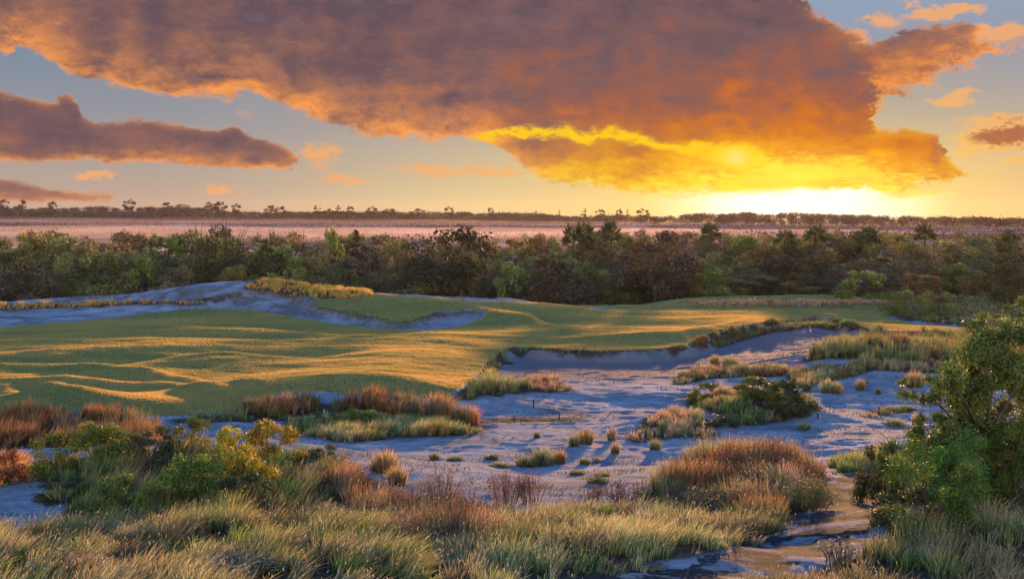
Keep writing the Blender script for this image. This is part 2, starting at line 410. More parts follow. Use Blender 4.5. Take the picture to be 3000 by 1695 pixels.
def ground_z(x, y):
    x = np.asarray(x, float); y = np.asarray(y, float)
    z = relief_z(x, y)
    m = (y > 55) & (y < 300)
    if np.any(m):
        xm, ym = x[m], y[m]
        sF = sdist(xm, ym, FAIR_W)
        inF = ss(1.5, -1.5, sF)
        dz = np.zeros_like(xm)
        for w, a, wn, wf in _sw:
            a = a * (1.5 if a < .6 and w[:, 0].mean() < -8 else 1.15 if a < 1 else 1); wf = wf * 1.5; wn = wn * 1.15
            yr = np.interp(xm, w[:, 0], w[:, 1])
            yr = yr + fbm(xm / 28.0, ym * 0 + a * 30, 2, 60) * 1.6
            fade = ss(w[0, 0] - 4, w[0, 0] + 14, xm) * ss(w[-1, 0] + 4, w[-1, 0] - 14, xm)
            d = ym - yr
            dz += a * fade * np.exp(-(d / np.where(d < 0, wn, wf)) ** 2)
        tf = np.interp(ym, [60, 200], [1.0, 1.8])
        dz += inF * (fbm(xm / 26.0, ym / (3.0 * tf), 2, 77) * 0.12 + fbm(xm / 14.0, ym / 1.5, 2, 79) * 0.012)
        sB = sdist(xm, ym, BUNK_W)
        dz -= 0.95 * ss(0.25, -1.2, sB) - 0.0
        sW = sdist(xm, ym, WASTE)
        dE = np.full(xm.shape, 1e9)
        for i in range(len(WASTE_EDGE) - 1):
            a0 = WASTE_EDGE[i]; b0 = WASTE_EDGE[i + 1]; e = b0 - a0
            t = np.clip(((xm - a0[0]) * e[0] + (ym - a0[1]) * e[1]) / (e @ e), 0, 1)
            dE = np.minimum(dE, np.hypot(xm - a0[0] - e[0] * t, ym - a0[1] - e[1] * t))
        dz -= np.where(sF > 0, 1.25 * ss(0.1, 2.0, dE + fbm(xm / 3.2, ym / 3.2, 3, 12) * 2.2) * np.exp(-dE / 16.0), 0)
        # wind ripples and lumps in the bare sand
        dz += (1 - inF) * (fbm(xm / 5.0, ym / 2.4, 4, 91, .5) * 0.13 + fbm(xm / 1.3, ym / .8, 3, 97, .6) * 0.085 + ss(140, 170, ym) * fbm(xm / 6, ym / 3, 3, 94) * .5)
        z = z.copy(); z[m] += dz
    m = (y <= 55)
    if np.any(m):
        z = z.copy() if not m.all() else z
        z[m] = z[m] + fbm(x[m] / 2.6, y[m] / 1.6, 4, 33) * 0.16
    return z
def G1(x, y): return float(ground_z(np.array([x]), np.array([y]))[0])
def AT(u, v, y0=12.0, y1=700.0):
    x, y = P0(u, v, ground_z, y0, y1)
    return float(x), float(y), G1(x, y)

# ------------------------------------------------------------------ mesh helpers
def mesh_np(name, verts, faces, mat=None, attrs=None, smooth=True, nper=None):
    """faces: array (n, k); or a list of such arrays"""
    me = bpy.data.meshes.new(name)
    verts = np.asarray(verts, np.float32)
    fl = faces if isinstance(faces, list) else [faces]
    fl = [np.asarray(f, np.int32) for f in fl if len(f)]
    me.vertices.add(len(verts)); me.vertices.foreach_set('co', verts.ravel())
    loops = np.concatenate([f.ravel() for f in fl]) if fl else np.zeros(0, np.int32)
    cnt = np.concatenate([np.full(len(f), f.shape[1], np.int32) for f in fl])
    me.loops.add(len(loops)); me.loops.foreach_set('vertex_index', loops)
    me.polygons.add(len(cnt))
    me.polygons.foreach_set('loop_start', np.concatenate([[0], np.cumsum(cnt)[:-1]]).astype(np.int32))
    me.polygons.foreach_set('loop_total', cnt)
    if smooth: me.polygons.foreach_set('use_smooth', np.ones(len(cnt), bool))
    for k, a in (attrs or {}).items():
        a = np.asarray(a, np.float32)
        if a.ndim == 1:
            at = me.attributes.new(k, 'FLOAT', 'POINT'); at.data.foreach_set('value', a)
        else:
            at = me.attributes.new(k, 'FLOAT_COLOR', 'POINT')
            at.data.foreach_set('color', np.concatenate([a, np.ones((len(a), 1), np.float32)], 1).ravel())
    me.update(calc_edges=True)
    if mat: me.materials.append(mat)
    return me
def link(name, me, parent=None, loc=(0, 0, 0)):
    o = bpy.data.objects.new(name, me); COL.objects.link(o)
    o.parent = parent; o.location = loc
    return o
def tag(o, label=None, cat=None, group=None, kind=None):
    if label: o['label'] = label
    if cat: o['category'] = cat
    if group: o['group'] = group
    if kind: o['kind'] = kind
    return o

# ------------------------------------------------------------------ materials
def newmat(name):
    global TREE
    m = bpy.data.materials.new(name); m.use_nodes = True
    TREE = m.node_tree; TREE.nodes.clear()
    return m
def attr(name, colr=False):
    n = TREE.nodes.new('ShaderNodeAttribute'); n.attribute_name = name
    return X(n.outputs['Color' if colr else 'Fac'])
def pos():
    n = TREE.nodes.new('ShaderNodeNewGeometry'); return X(n.outputs['Position'])
def vmul(v, s):
    n = TREE.nodes.new('ShaderNodeVectorMath'); n.operation = 'MULTIPLY'
    TREE.links.new(v.k, n.inputs[0]); n.inputs[1].default_value = s
    return X(n.outputs[0])
def bumpn(h, dist, strength=1.0):
    n = TREE.nodes.new('ShaderNodeBump'); put(n.inputs['Height'], h)
    n.inputs['Distance'].default_value = dist; n.inputs['Strength'].default_value = strength
    return X(n.outputs[0])
def pbsdf(col, rough=0.8, spec=0.3, nrm=None, sheen=0.0, sheen_tint=None, sheen_rough=.5):
    n = TREE.nodes.new('ShaderNodeBsdfPrincipled')
    if isinstance(col, X): TREE.links.new(col.k, n.inputs['Base Color'])
    else: n.inputs['Base Color'].default_value = (*col, 1)
    put(n.inputs['Roughness'], rough); n.inputs['Specular IOR Level'].default_value = spec
    if nrm: TREE.links.new(nrm.k, n.inputs['Normal'])
    n.inputs['Sheen Weight'].default_value = sheen
    n.inputs['Sheen Roughness'].default_value = sheen_rough
    if sheen_tint: n.inputs['Sheen Tint'].default_value = (*sheen_tint, 1)
    return X(n.outputs[0])
def out(s, vol=None):
    o = TREE.nodes.new('ShaderNodeOutputMaterial')
    if s: TREE.links.new(s.k, o.inputs['Surface'])
    if vol: TREE.links.new(vol.k, o.inputs['Volume'])

# white sand, blue of the shade put into its colour, with darker litter where plants grow and a little rust coloured crust
m_sand = newmat('shade_tinted_sand')
p = pos()
n1 = noise(vmul(p, (.16, .30, .3)), 1.0, 6, .62)
n2 = noise(vmul(p, (.9, 1.8, 1)), 1.0, 6, .65)
n3 = noise(vmul(p, (5, 9, 5)), 1.0, 5, .7)
litter = attr('litter')
c = ramp(n1 * .5 + n2 * .38 + n3 * .12 + 0.0, [(.36, (.12, .14, .155)), (.44, (.215, .25, .27)), (.54, (.345, .39, .43)), (.66, (.53, .59, .64))])  # darkens with the bump noise, relief shading put into the colour
crust = attr('crust')
c = mixc(mth('MULTIPLY', crust, sstep(.30, .52, n1 * .5 + n2 * .5), clamp=True), c, (.22, .165, .155))
specks = sstep(.60, .69, n3) * sstep(.42, .60, n2)
c = mixc(specks * .75, c, (.10, .09, .07))
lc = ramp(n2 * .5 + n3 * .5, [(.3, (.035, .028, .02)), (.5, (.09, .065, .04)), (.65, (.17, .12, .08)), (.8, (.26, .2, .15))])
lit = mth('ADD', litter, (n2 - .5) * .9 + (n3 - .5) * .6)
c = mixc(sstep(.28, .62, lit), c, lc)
h = n2 * .7 + n3 * .4 + n1
out(pbsdf(c, .9, .15, bumpn(h, .6, .8)))

# mown turf, gold of the low sun put into the sheen tint
m_turf = newmat('mown_turf')
p = pos()
t1 = noise(vmul(p, (.05, .16, .1)), 1.0, 5, .6)
t2 = noise(vmul(p, (.35, 1.4, 1)), 1.0, 5, .62)
t3 = noise(vmul(p, (6, 8, 6)), 1.0, 4, .7)
c = ramp(t1 * .5 + t2 * .35 + t3 * .15, [(.32, (.08, .13, .05)), (.48, (.12, .18, .06)), (.60, (.16, .20, .06)), (.75, (.22, .21, .07))])
out(pbsdf(c, .8, .1, bumpn(t3 * .5 + t2, .25, .4), .15, (1.0, .70, .25), .35))

m_marsh = newmat('marsh')
p = pos()
s1 = noise(vmul(p, (.0016, .006, 1)), 1.0, 6, .62)
s2 = noise(vmul(p, (.012, .035, 1)), 1.0, 5, .65)
c = ramp(s1 * .62 + s2 * .38, [(.40, (.14, .08, .06)), (.47, (.30, .16, .11)), (.53, (.52, .29, .20)), (.62, (.80, .50, .38))])
out(pbsdf(c, 1.0, 0.0))

m_hill = newmat('hill_ground')
out(pbsdf((.055, .045, .03), .95, .1))

# ------------------------------------------------------------------ ground sheets
ROUGH = []      # (world polygon, strength) of littered ground under vegetation, filled by the vegetation table
def rowset(y0, y1, n): return np.exp(np.linspace(math.log(y0), math.log(y1), n, endpoint=False))

# ------------------------------------------------------------------ vegetation patches (footprints as seen on the ground)
# palettes: list of (base colour, tip colour)
PAL = {
 'rust':   [((0.212, 0.083, 0.031), (0.501, 0.204, 0.074)), ((0.132, 0.076, 0.037), (0.390, 0.188, 0.087)), ((0.265, 0.106, 0.037), (0.585, 0.282, 0.111)), ((0.106, 0.106, 0.037), (0.278, 0.219, 0.074))],
 'tan':    [((0.212, 0.197, 0.073), (0.640, 0.532, 0.246)), ((0.159, 0.167, 0.061), (0.529, 0.438, 0.197)), ((0.265, 0.212, 0.097), (0.765, 0.658, 0.345)), ((0.132, 0.181, 0.061), (0.418, 0.423, 0.173))],
 'green':  [((0.066, 0.141, 0.030), (0.254, 0.386, 0.079)), ((0.084, 0.151, 0.046), (0.361, 0.469, 0.113)), ((0.050, 0.114, 0.039), (0.181, 0.304, 0.096))],
 'olive':  [((0.099, 0.127, 0.039), (0.434, 0.403, 0.129)), ((0.133, 0.136, 0.046), (0.543, 0.440, 0.160)), ((0.084, 0.120, 0.046), (0.307, 0.330, 0.113))],
 'brown':  [((0.093, 0.076, 0.042), (0.306, 0.219, 0.123)), ((0.119, 0.091, 0.049), (0.418, 0.297, 0.161)), ((0.079, 0.091, 0.037), (0.264, 0.251, 0.111))],
 'pale':   [((0.143, 0.193, 0.062), (0.632, 0.645, 0.266)), ((0.129, 0.177, 0.062), (0.511, 0.583, 0.248)), ((0.172, 0.208, 0.070), (0.752, 0.706, 0.302))],
 'yellow': [((0.215, 0.246, 0.030), (0.832, 0.733, 0.079)), ((0.149, 0.209, 0.030), (0.615, 0.632, 0.079)), ((0.231, 0.226, 0.046), (0.941, 0.733, 0.129))],
 'orange': [((0.291, 0.136, 0.037), (0.835, 0.391, 0.123)), ((0.212, 0.136, 0.049), (0.696, 0.407, 0.161)), ((0.318, 0.167, 0.061), (0.864, 0.532, 0.222))],
 'gold':   [((.55, .30, .06), (.90, .55, .18)), ((.48, .24, .05), (.88, .46, .12)), ((.45, .30, .07), (.80, .56, .18))],  # glow of the low sun on dune grass put into these colours
 'pink':   [((0.265, 0.181, 0.122), (0.668, 0.438, 0.271)), ((0.212, 0.151, 0.097), (0.557, 0.376, 0.234)), ((0.291, 0.227, 0.146), (0.780, 0.564, 0.370))],
}
# name, label, footprint, tufts per m2, blades per tuft, height, blade width, lean to the right, palette mix, clumpiness
PATCH = [
 ('tall_grass', 'rust brown tall grass bank at the near edge of the fairway on the far left',
  [(-60, 416), (0, 414), (60, 413), (110, 415), (150, 420), (168, 430), (160, 442), (120, 443), (60, 447), (0, 450), (-60, 455)], 4.5, 28, (.6, 1.25), .035, .1, {'rust': 5, 'brown': 3, 'olive': 1}, .6),
 ('low_grass', 'thin strip of dark green grass below the fairway left of the central mound',
  [(168, 420), (205, 416), (245, 412), (285, 412), (290, 421), (240, 421), (175, 424)], 3.5, 26, (.35, .7), .035, .1, {'green': 4, 'olive': 2}, .4),
 ('tall_grass', 'rust red grass along the crest of the central mound',
  [(232, 412), (262, 404), (300, 401), (345, 403), (385, 402), (415, 405), (452, 416), (484, 424), (470, 428), (420, 420), (360, 414), (300, 416), (255, 418)], 7.5, 32, (.9, 1.6), .035, .15, {'rust': 6, 'orange': 1, 'brown': 2}, .6),
 ('grass', 'pale tan and green grass on the near slope of the central mound',
  [(285, 420), (340, 418), (400, 420), (452, 424), (488, 428), (478, 434), (440, 436), (395, 438), (350, 443), (305, 436), (283, 428)], 7.0, 32, (.45, .85), .032, .15, {'tan': 4, 'green': 3, 'orange': 2, 'pale': 2}, .7),
 ('grass', 'olive green grass clump spilling over the left tip of the waste bunker',
  [(452, 400), (462, 390), (480, 384), (505, 381), (530, 384), (534, 391), (500, 395), (470, 400)], 4.0, 30, (.6, 1.2), .035, .1, {'olive': 5, 'green': 1, 'tan': 1}, .5),
 ('grass', 'pinkish tan grass at the right end of the olive clump by the waste bunker',
  [(520, 383), (548, 380), (565, 384), (574, 390), (550, 392), (528, 391)], 4.0, 28, (.5, .8), .035, .1, {'tan': 3, 'pink': 3, 'orange': 1}, .4),
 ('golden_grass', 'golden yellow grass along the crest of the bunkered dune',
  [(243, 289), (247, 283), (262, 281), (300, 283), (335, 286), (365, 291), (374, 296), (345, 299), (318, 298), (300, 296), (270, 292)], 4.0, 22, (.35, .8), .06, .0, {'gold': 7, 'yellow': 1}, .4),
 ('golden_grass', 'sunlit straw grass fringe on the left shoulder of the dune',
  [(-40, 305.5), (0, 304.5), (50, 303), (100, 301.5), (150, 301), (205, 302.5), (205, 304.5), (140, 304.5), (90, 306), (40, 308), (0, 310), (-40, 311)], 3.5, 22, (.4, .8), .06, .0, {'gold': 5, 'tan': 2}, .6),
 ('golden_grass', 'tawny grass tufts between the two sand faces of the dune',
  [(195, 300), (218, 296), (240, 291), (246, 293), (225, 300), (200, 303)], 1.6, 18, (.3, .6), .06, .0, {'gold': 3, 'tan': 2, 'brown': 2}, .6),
 ('edge_grass', 'amber and dark grass fringe on the tall left lip of the waste bunker',
  [(478, 386), (482, 374), (490, 360), (500, 349), (512, 345.5), (514, 349), (504, 357), (498, 368), (494, 380), (488, 388)], 4.0, 22, (.35, .75), .045, .05, {'gold': 3, 'yellow': 2, 'brown': 3, 'olive': 2}, .5),
 ('edge_grass', 'dark green grass overhanging the long far lip of the waste bunker',
  [(512, 346.5), (560, 349), (600, 350.5), (655, 348.8), (686, 345), (688, 347), (656, 351), (600, 353), (556, 352), (514, 350.5)], 7.0, 20, (.25, .6), .05, .0, {'green': 3, 'brown': 3, 'olive': 2}, .4),
 ('edge_grass', 'brown and green grass covering the upper right bank of the waste bunker',
  [(688, 345), (702, 338), (720, 331), (748, 325), (770, 321), (812, 317.5), (838, 319), (858, 325), (868, 330), (846, 327), (815, 327), (792, 330), (768, 333), (742, 341), (712, 346), (700, 350)], 5.0, 20, (.4, .9), .055, .0, {'brown': 4, 'green': 3, 'rust': 1}, .6),
 ('tall_grass', 'thick olive and brown grass hump right of the waste bunker',
  [(802, 362), (815, 350), (840, 342), (868, 335), (900, 332), (960, 331), (1030, 332), (1030, 372), (960, 366), (900, 366), (865, 360), (830, 358)], 2.2, 24, (.7, 1.4), .05, .05, {'olive': 5, 'green': 2, 'rust': 2, 'brown': 1}, .6),
 ('grass', 'band of tan grass at the right foot of the waste bunker',
  [(676, 376), (700, 370), (740, 368), (780, 368), (800, 371), (780, 376), (740, 376), (700, 380), (684, 384), (672, 384)], 4.0, 26, (.5, .85), .04, .1, {'tan': 5, 'brown': 2, 'rust': 1}, .6),
 ('grass', 'long tan grass ridge running up to the right above the blue white sand',
  [(786, 372), (810, 367), (850, 364), (880, 361), (884, 366), (862, 373), (836, 380), (806, 388), (790, 386)], 3.4, 26, (.55, .95), .04, .1, {'tan': 5, 'rust': 1, 'olive': 2}, .6),
 ('grass', 'tan grass under the leafy tree at the right edge of the pale sand',
  [(866, 366), (905, 361), (960, 362), (1000, 370), (960, 374), (905, 372), (880, 370)], 3.0, 24, (.5, .9), .04, .1, {'tan': 4, 'pink': 1, 'olive': 2}, .6),
 ('grass', 'orange pink grass slope left of the shrubby hillock',
  [(626, 438), (640, 424), (660, 414), (680, 410), (700, 418), (716, 432), (712, 440), (690, 436), (660, 440), (636, 443)], 5.5, 30, (.4, .8), .03, .15, {'orange': 3, 'pink': 4, 'tan': 2}, .6),
 ('grass', 'mixed green and tan grass on the crown of the shrubby hillock',
  [(686, 398), (720, 392), (760, 390), (800, 394), (824, 410), (800, 416), (765, 424), (735, 424), (700, 410)], 4.5, 24, (.35, .65), .03, .1, {'green': 3, 'olive': 3, 'tan': 2}, .6),
 ('grass', 'sparse grass line on the sand beside the upright stakes',
  [(478, 420), (520, 416.5), (580, 417.5), (585, 420), (520, 421), (480, 424)], 2.2, 14, (.12, .3), .03, .1, {'olive': 2, 'brown': 3}, .7),
 ('grass', 'low olive grass strip lying across the right sand flat',
  [(862, 413), (880, 409), (915, 406), (916, 410), (890, 414), (864, 417)], 7.0, 20, (.15, .4), .03, .1, {'olive': 4, 'tan': 1}, .3),
 ('grass', 'yellow green grass below the sand flat beside the leafy tree',
  [(826, 463), (850, 452), (880, 448), (905, 452), (905, 470), (870, 471), (838, 474)], 8.0, 30, (.4, .75), .022, .1, {'olive': 3, 'green': 2, 'yellow': 1, 'tan': 2}, .5),
 ('fallen_bracken', 'red orange low growth at the left edge beside the green shrubs',
  [(-30, 458), (0, 456), (28, 458), (40, 470), (30, 482), (0, 486), (-30, 488)], 7.0, 24, (.35, .75), .03, .2, {'orange': 3, 'rust': 5}, .5),
 ('grass', 'mixed green and yellow grass among the left shrubs',
  [(35, 480), (60, 462), (110, 456), (180, 450), (260, 450), (330, 458), (365, 478), (360, 500), (300, 520), (200, 530), (120, 532), (60, 520), (70, 500)], 6.0, 28, (.5, 1.05), .022, .25, {'green': 5, 'olive': 4, 'yellow': 1, 'brown': 2}, .7),
 ('grass', 'flame orange grass at the right end of the left shrubs',
  [(268, 484), (300, 474), (330, 466), (356, 470), (372, 486), (352, 496), (310, 502), (274, 504)], 9.0, 30, (.5, .95), .022, .15, {'orange': 5, 'rust': 3, 'pink': 1}, .5),
 ('heather', 'rust brown twiggy growth running down from the left shrubs towards the sand',
  [(330, 462), (352, 462), (376, 484), (420, 500), (460, 506), (500, 520), (520, 545), (470, 552), (400, 540), (350, 522), (330, 500)], 6.5, 26, (.55, 1.0), .02, .1, {'brown': 6, 'rust': 3, 'pink': 2}, .7),
 ('foreground_grass', 'swept tan and green bunch grass filling the lower left foreground',
  [(-60, 620), (-60, 535), (0, 530), (60, 528), (120, 532), (200, 528), (300, 515), (350, 515), (400, 535), (440, 560), (450, 590), (440, 625), (200, 640)], 3.6, 62, (.42, .85), .024, .45, {'tan': 7, 'olive': 3, 'green': 3, 'brown': 5}, .8),
 ('foreground_grass', 'bleached feathery grass across the lower middle foreground',
  [(405, 540), (440, 520), (500, 512), (560, 512), (640, 510), (700, 516), (760, 524), (790, 530), (766, 540), (716, 552), (640, 566), (560, 582), (480, 600), (430, 600), (440, 565)], 4.2, 60, (.36, .74), .024, .3, {'pale': 5, 'olive': 3, 'tan': 5, 'brown': 5, 'green': 1}, .9),
 ('grass', 'green grass hump in front of the pale feathery grass at the bottom edge',
  [(478, 575), (520, 562), (580, 562), (640, 566), (660, 560), (668, 566), (640, 574), (580, 588), (500, 600)], 10.0, 34, (.35, .6), .015, .3, {'olive': 5, 'green': 4, 'tan': 2}, .5),
 ('foreground_grass', 'dark brown and green grass in the lower right corner under the feathery shrub',
  [(880, 545), (900, 520), (960, 515), (1080, 520), (1080, 640), (740, 620), (720, 595), (790, 578), (840, 562)], 4.0, 60, (.4, .85), .024, .15, {'brown': 6, 'olive': 3, 'green': 2, 'tan': 4}, .8),
 ('russet_grass', 'tall wispy russet and tan grass mound beside the gravel path',
  [(642, 500), (662, 474), (705, 462), (750, 456), (790, 460), (826, 480), (818, 500), (760, 514), (690, 514)], 7.0, 34, (.6, 1.25), .022, .0, {'rust': 3, 'brown': 4, 'orange': 1, 'olive': 3, 'tan': 3, 'pink': 1}, .6),
 ('grass', 'olive and brown grass around the feet of the big bush beside the path',
  [(640, 498), (670, 480), (720, 474), (790, 474), (826, 482), (822, 500), (800, 520), (770, 530), (700, 520), (650, 516)], 5.0, 36, (.4, .85), .02, .1, {'olive': 5, 'brown': 3, 'green': 2, 'rust': 1}, .6),
 ('edge_grass', 'dark overhanging turf lip above the sand of the dune bunker',  # dark blades put in for the shade line under the overhang
  [(315, 304), (345, 310), (368, 314.5), (392, 320), (412, 319), (440, 312), (470, 310.5), (482, 311.5), (482, 313.8), (470, 313.2), (440, 315), (412, 322.2), (392, 323.2), (368, 317.6), (345, 313), (315, 307)], 7.0, 22, (.3, .6), .05, .0, {'brown': 4, 'green': 3}, .2),
 ('grass', 'olive and purple brown rough grass at the right end of the fairway',
  [(880, 312), (905, 301), (960, 297), (1060, 300), (1060, 327), (960, 325), (905, 320)], 1.2, 22, (.4, .9), .08, .0, {'olive': 3, 'green': 3, 'pink': 2, 'brown': 2}, .6),
 ('meadow_grass', 'salmon coloured low grass beyond the fairway in front of the wood',
  [(690, 303), (760, 301.5), (840, 300.5), (900, 298), (925, 300), (900, 306), (840, 307), (760, 306.5), (700, 306)], 3.0, 20, (.5, 1.0), .11, .0, {'pink': 5, 'orange': 3}, .5),
]
for it in PATCH:
    ROUGH.append(PP(it[2], ground_z, y1=420))
PATH_UV = [(838, 472), (870, 468), (896, 470), (903, 490), (900, 512), (862, 540), (815, 560), (770, 585), (640, 640), (400, 640), (440, 592), (560, 582), (650, 570), (720, 554), (764, 540), (790, 530), (806, 510), (822, 496)]
PATH_W = PP(PATH_UV, ground_z)

def build_ground():
    ys = np.concatenate([rowset(9, 60, 330), rowset(60, 250, 520), rowset(250, 420, 90), rowset(420, 4600, 130), [4600, 5400]])
    cs = np.linspace(-0.80, 0.80, 820)
    T, Yg = np.meshgrid(cs, ys)
    Xg = T * Yg
    nr, nc = Xg.shape
    Zg = ground_z(Xg.ravel(), Yg.ravel())
    x, y = Xg.ravel(), Yg.ravel()
    V = np.stack([x, y, Zg], 1)
    idx = np.arange(nr * nc).reshape(nr, nc)
    Q = np.stack([idx[:-1, :-1], idx[:-1, 1:], idx[1:, 1:], idx[1:, :-1]], -1).reshape(-1, 4)
    cx, cy = x[Q].mean(1), y[Q].mean(1)
    nearm = (y > 10) & (y < 400)
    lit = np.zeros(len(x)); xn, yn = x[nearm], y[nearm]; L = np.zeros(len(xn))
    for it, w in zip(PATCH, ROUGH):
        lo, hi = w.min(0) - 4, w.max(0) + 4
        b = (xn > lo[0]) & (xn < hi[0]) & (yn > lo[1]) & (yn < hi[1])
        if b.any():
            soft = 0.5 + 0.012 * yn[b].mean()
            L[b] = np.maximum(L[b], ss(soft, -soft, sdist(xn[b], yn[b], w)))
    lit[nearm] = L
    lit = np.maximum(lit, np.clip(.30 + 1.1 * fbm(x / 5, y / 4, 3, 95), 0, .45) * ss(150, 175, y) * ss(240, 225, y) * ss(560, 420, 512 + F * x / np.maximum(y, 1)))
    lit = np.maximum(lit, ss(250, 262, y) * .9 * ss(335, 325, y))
    crust = np.zeros(len(x))
    dB = np.full(len(xn), 99.0)
    for i in range(len(WASTE_EDGE) - 1):
        a0 = WASTE_EDGE[i]; e_ = WASTE_EDGE[i + 1] - a0
        t_ = np.clip(((xn - a0[0]) * e_[0] + (yn - a0[1]) * e_[1]) / (e_ @ e_), 0, 1)
        dB = np.minimum(dB, np.hypot(xn - a0[0] - e_[0] * t_, yn - a0[1] - e_[1] * t_))
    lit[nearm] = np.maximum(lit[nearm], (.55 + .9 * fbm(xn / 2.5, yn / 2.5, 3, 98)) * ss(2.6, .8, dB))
    cr = sdist(xn, yn, WASTE)
    crust[nearm] = ss(2, -4, cr) * ss(95, 105, yn) * .9
    sF = np.full(len(cx), 9.0); m = (cy > 55) & (cy < 320)
    sF[m] = sdist(cx[m], cy[m], FAIR_W) + fbm(cx[m] / 1.2, cy[m] / 1.2, 2, 44) * .5
    sP = np.full(len(cx), 9.0); m = (cy > 10) & (cy < 62)
    sP[m] = sdist(cx[m], cy[m], PATH_W) + fbm(cx[m] / .8, cy[m] / .8, 3, 45) * .8
    foot = ridge_rows(512 + F * cx / cy)[0]
    cls = np.zeros(len(cx), int)
    cls[sF < 0] = 1
    # grass apron beyond the fairway in front of the wood
    cu = 512 + F * cx / cy
    cls[(sF >= 0) & (cy > 212) & (cy < 262) & (cu > 560)] = 1
    cls[sP < 0] = 2
    cls[cy > 330] = 3
    cls[cy > foot] = 4
    names = [('ground', m_sand), ('fairway', m_turf), ('path', m_path), ('marsh', m_marsh), ('hills', m_hill)]
    for k, (nm, mt) in enumerate(names):
        q = Q[cls == k]
        used, inv = np.unique(q, return_inverse=True)
        me = mesh_np(nm, V[used], inv.reshape(-1, 4), mt, {'litter': lit[used], 'crust': crust[used]})
        tag(link(nm, me), kind='structure')

m_path = newmat('gravel_path')
p = pos()
g1 = noise(vmul(p, (.5, 1.1, .5)), 1.0, 5, .6)
g2 = noise(vmul(p, (7, 9, 7)), 1.0, 4, .75)
g3 = noise(vmul(p, (22, 30, 22)), 1.0, 3, .7)
c = ramp(g2 * .55 + g3 * .45, [(.34, (.018, .024, .028)), (.46, (.045, .06, .068)), (.54, (.10, .125, .14)), (.64, (.34, .38, .41))])
c = mixc(sstep(.52, .62, g1 + (g2 - .5) * .25), c, (.55, .54, .56))
c = mixc(sstep(.52, .40, g1 + (g2 - .5) * .3) * sstep(33.0, 26.0, X(TREE.nodes.new('ShaderNodeSeparateXYZ').outputs[1])), c, (.105, .065, .052))
_s = [n for n in TREE.nodes if n.bl_idname == 'ShaderNodeSeparateXYZ'][0]
TREE.links.new(p.k, _s.inputs[0])
c = mixc(sstep(.60, .44, g1 + (g2 - .5) * .5) * .30, c, (.13, .075, .05))
out(pbsdf(c, .9, .1, bumpn(g2 + g3 * .6, .35, 1.0)))
build_ground()

# ------------------------------------------------------------------ plant materials
def leafmat(name, trans=.35, rough=.6, vary=.12, spec=.25, gain=1.0):
    m = newmat(name)
    c = attr('Col', True)
    oi = TREE.nodes.new('ShaderNodeObjectInfo')
    hv = TREE.nodes.new('ShaderNodeHueSaturation')
    TREE.links.new(c.k, hv.inputs['Color'])
    put(hv.inputs['Hue'], 0.5 + (X(oi.outputs['Random']) - .5) * (vary * .35))
    put(hv.inputs['Value'], gain + (X(oi.outputs['Random']) - .5) * (vary * 3))
    cc = X(hv.outputs[0])
    a = pbsdf(cc, rough, spec)
    t = TREE.nodes.new('ShaderNodeBsdfTranslucent'); TREE.links.new(cc.k, t.inputs[0])
    mx = TREE.nodes.new('ShaderNodeMixShader'); mx.inputs[0].default_value = trans
    TREE.links.new(a.k, mx.inputs[1]); TREE.links.new(t.outputs[0], mx.inputs[2])
    out(X(mx.outputs[0]))
    return m
m_grass = leafmat('grass_blades', .42, .6, 0.0)
m_leaf = leafmat('leaves', .38, .5, .15)
m_tree = leafmat('tree_leaves', .34, .65, .08)
m_dark_leaf = leafmat('darker_tree_leaves', .22, .65, .08, .25, .52)  # same leaf colours at lower gain, for some of the named trees
m_bark = newmat('bark')
p = pos()
bn = noise(vmul(p, (6, 6, 1.5)), 1.0, 5, .7)
out(pbsdf(ramp(bn, [(.3, (.05, .035, .028)), (.6, (.14, .10, .08)), (.8, (.24, .19, .16))]), .9, .1, bumpn(bn, .05)))

# ------------------------------------------------------------------ grass blades
def blades(bx, by, bz, h, w, dx_, dy_, base, tip, r, curl=.35):
    """arrays of blades: root, height, width, horizontal reach of the tip, colours -> verts, quads, tris, cols"""
    n = len(bx)
    ang = r.uniform(0, 2 * np.pi, n)
    wx_ = np.cos(ang) * w * .5; wy_ = np.sin(ang) * w * .5
    # keep the flat of the blade roughly across the sight line for most blades
    wx_ = np.where(r.random(n) < .75, w * .5, wx_); 
    z1 = h * .52; z2 = h * (1 - .25 * np.clip(np.hypot(dx_, dy_) / np.maximum(h, .01), 0, 1))
    m1 = .30
    v = np.empty((n, 5, 3))
    v[:, 0] = np.stack([bx - wx_, by - wy_, bz - .04], 1)
    v[:, 1] = np.stack([bx + wx_, by + wy_, bz - .04], 1)
    v[:, 2] = np.stack([bx - wx_ * .75 + dx_ * m1, by - wy_ * .75 + dy_ * m1, bz + z1], 1)
    v[:, 3] = np.stack([bx + wx_ * .75 + dx_ * m1, by + wy_ * .75 + dy_ * m1, bz + z1], 1)
    v[:, 4] = np.stack([bx + dx_, by + dy_, bz + z2], 1)
    c = np.empty((n, 5, 3))
    c[:, 0] = base; c[:, 1] = base
    c[:, 2] = base * .45 + tip * .55; c[:, 3] = c[:, 2]; c[:, 4] = tip
    i0 = (np.arange(n) * 5)[:, None]
    q = i0 + np.array([[0, 1, 3, 2]]); t = i0 + np.array([[2, 3, 4]])
    return v.reshape(-1, 3), q, t, c.reshape(-1, 3)
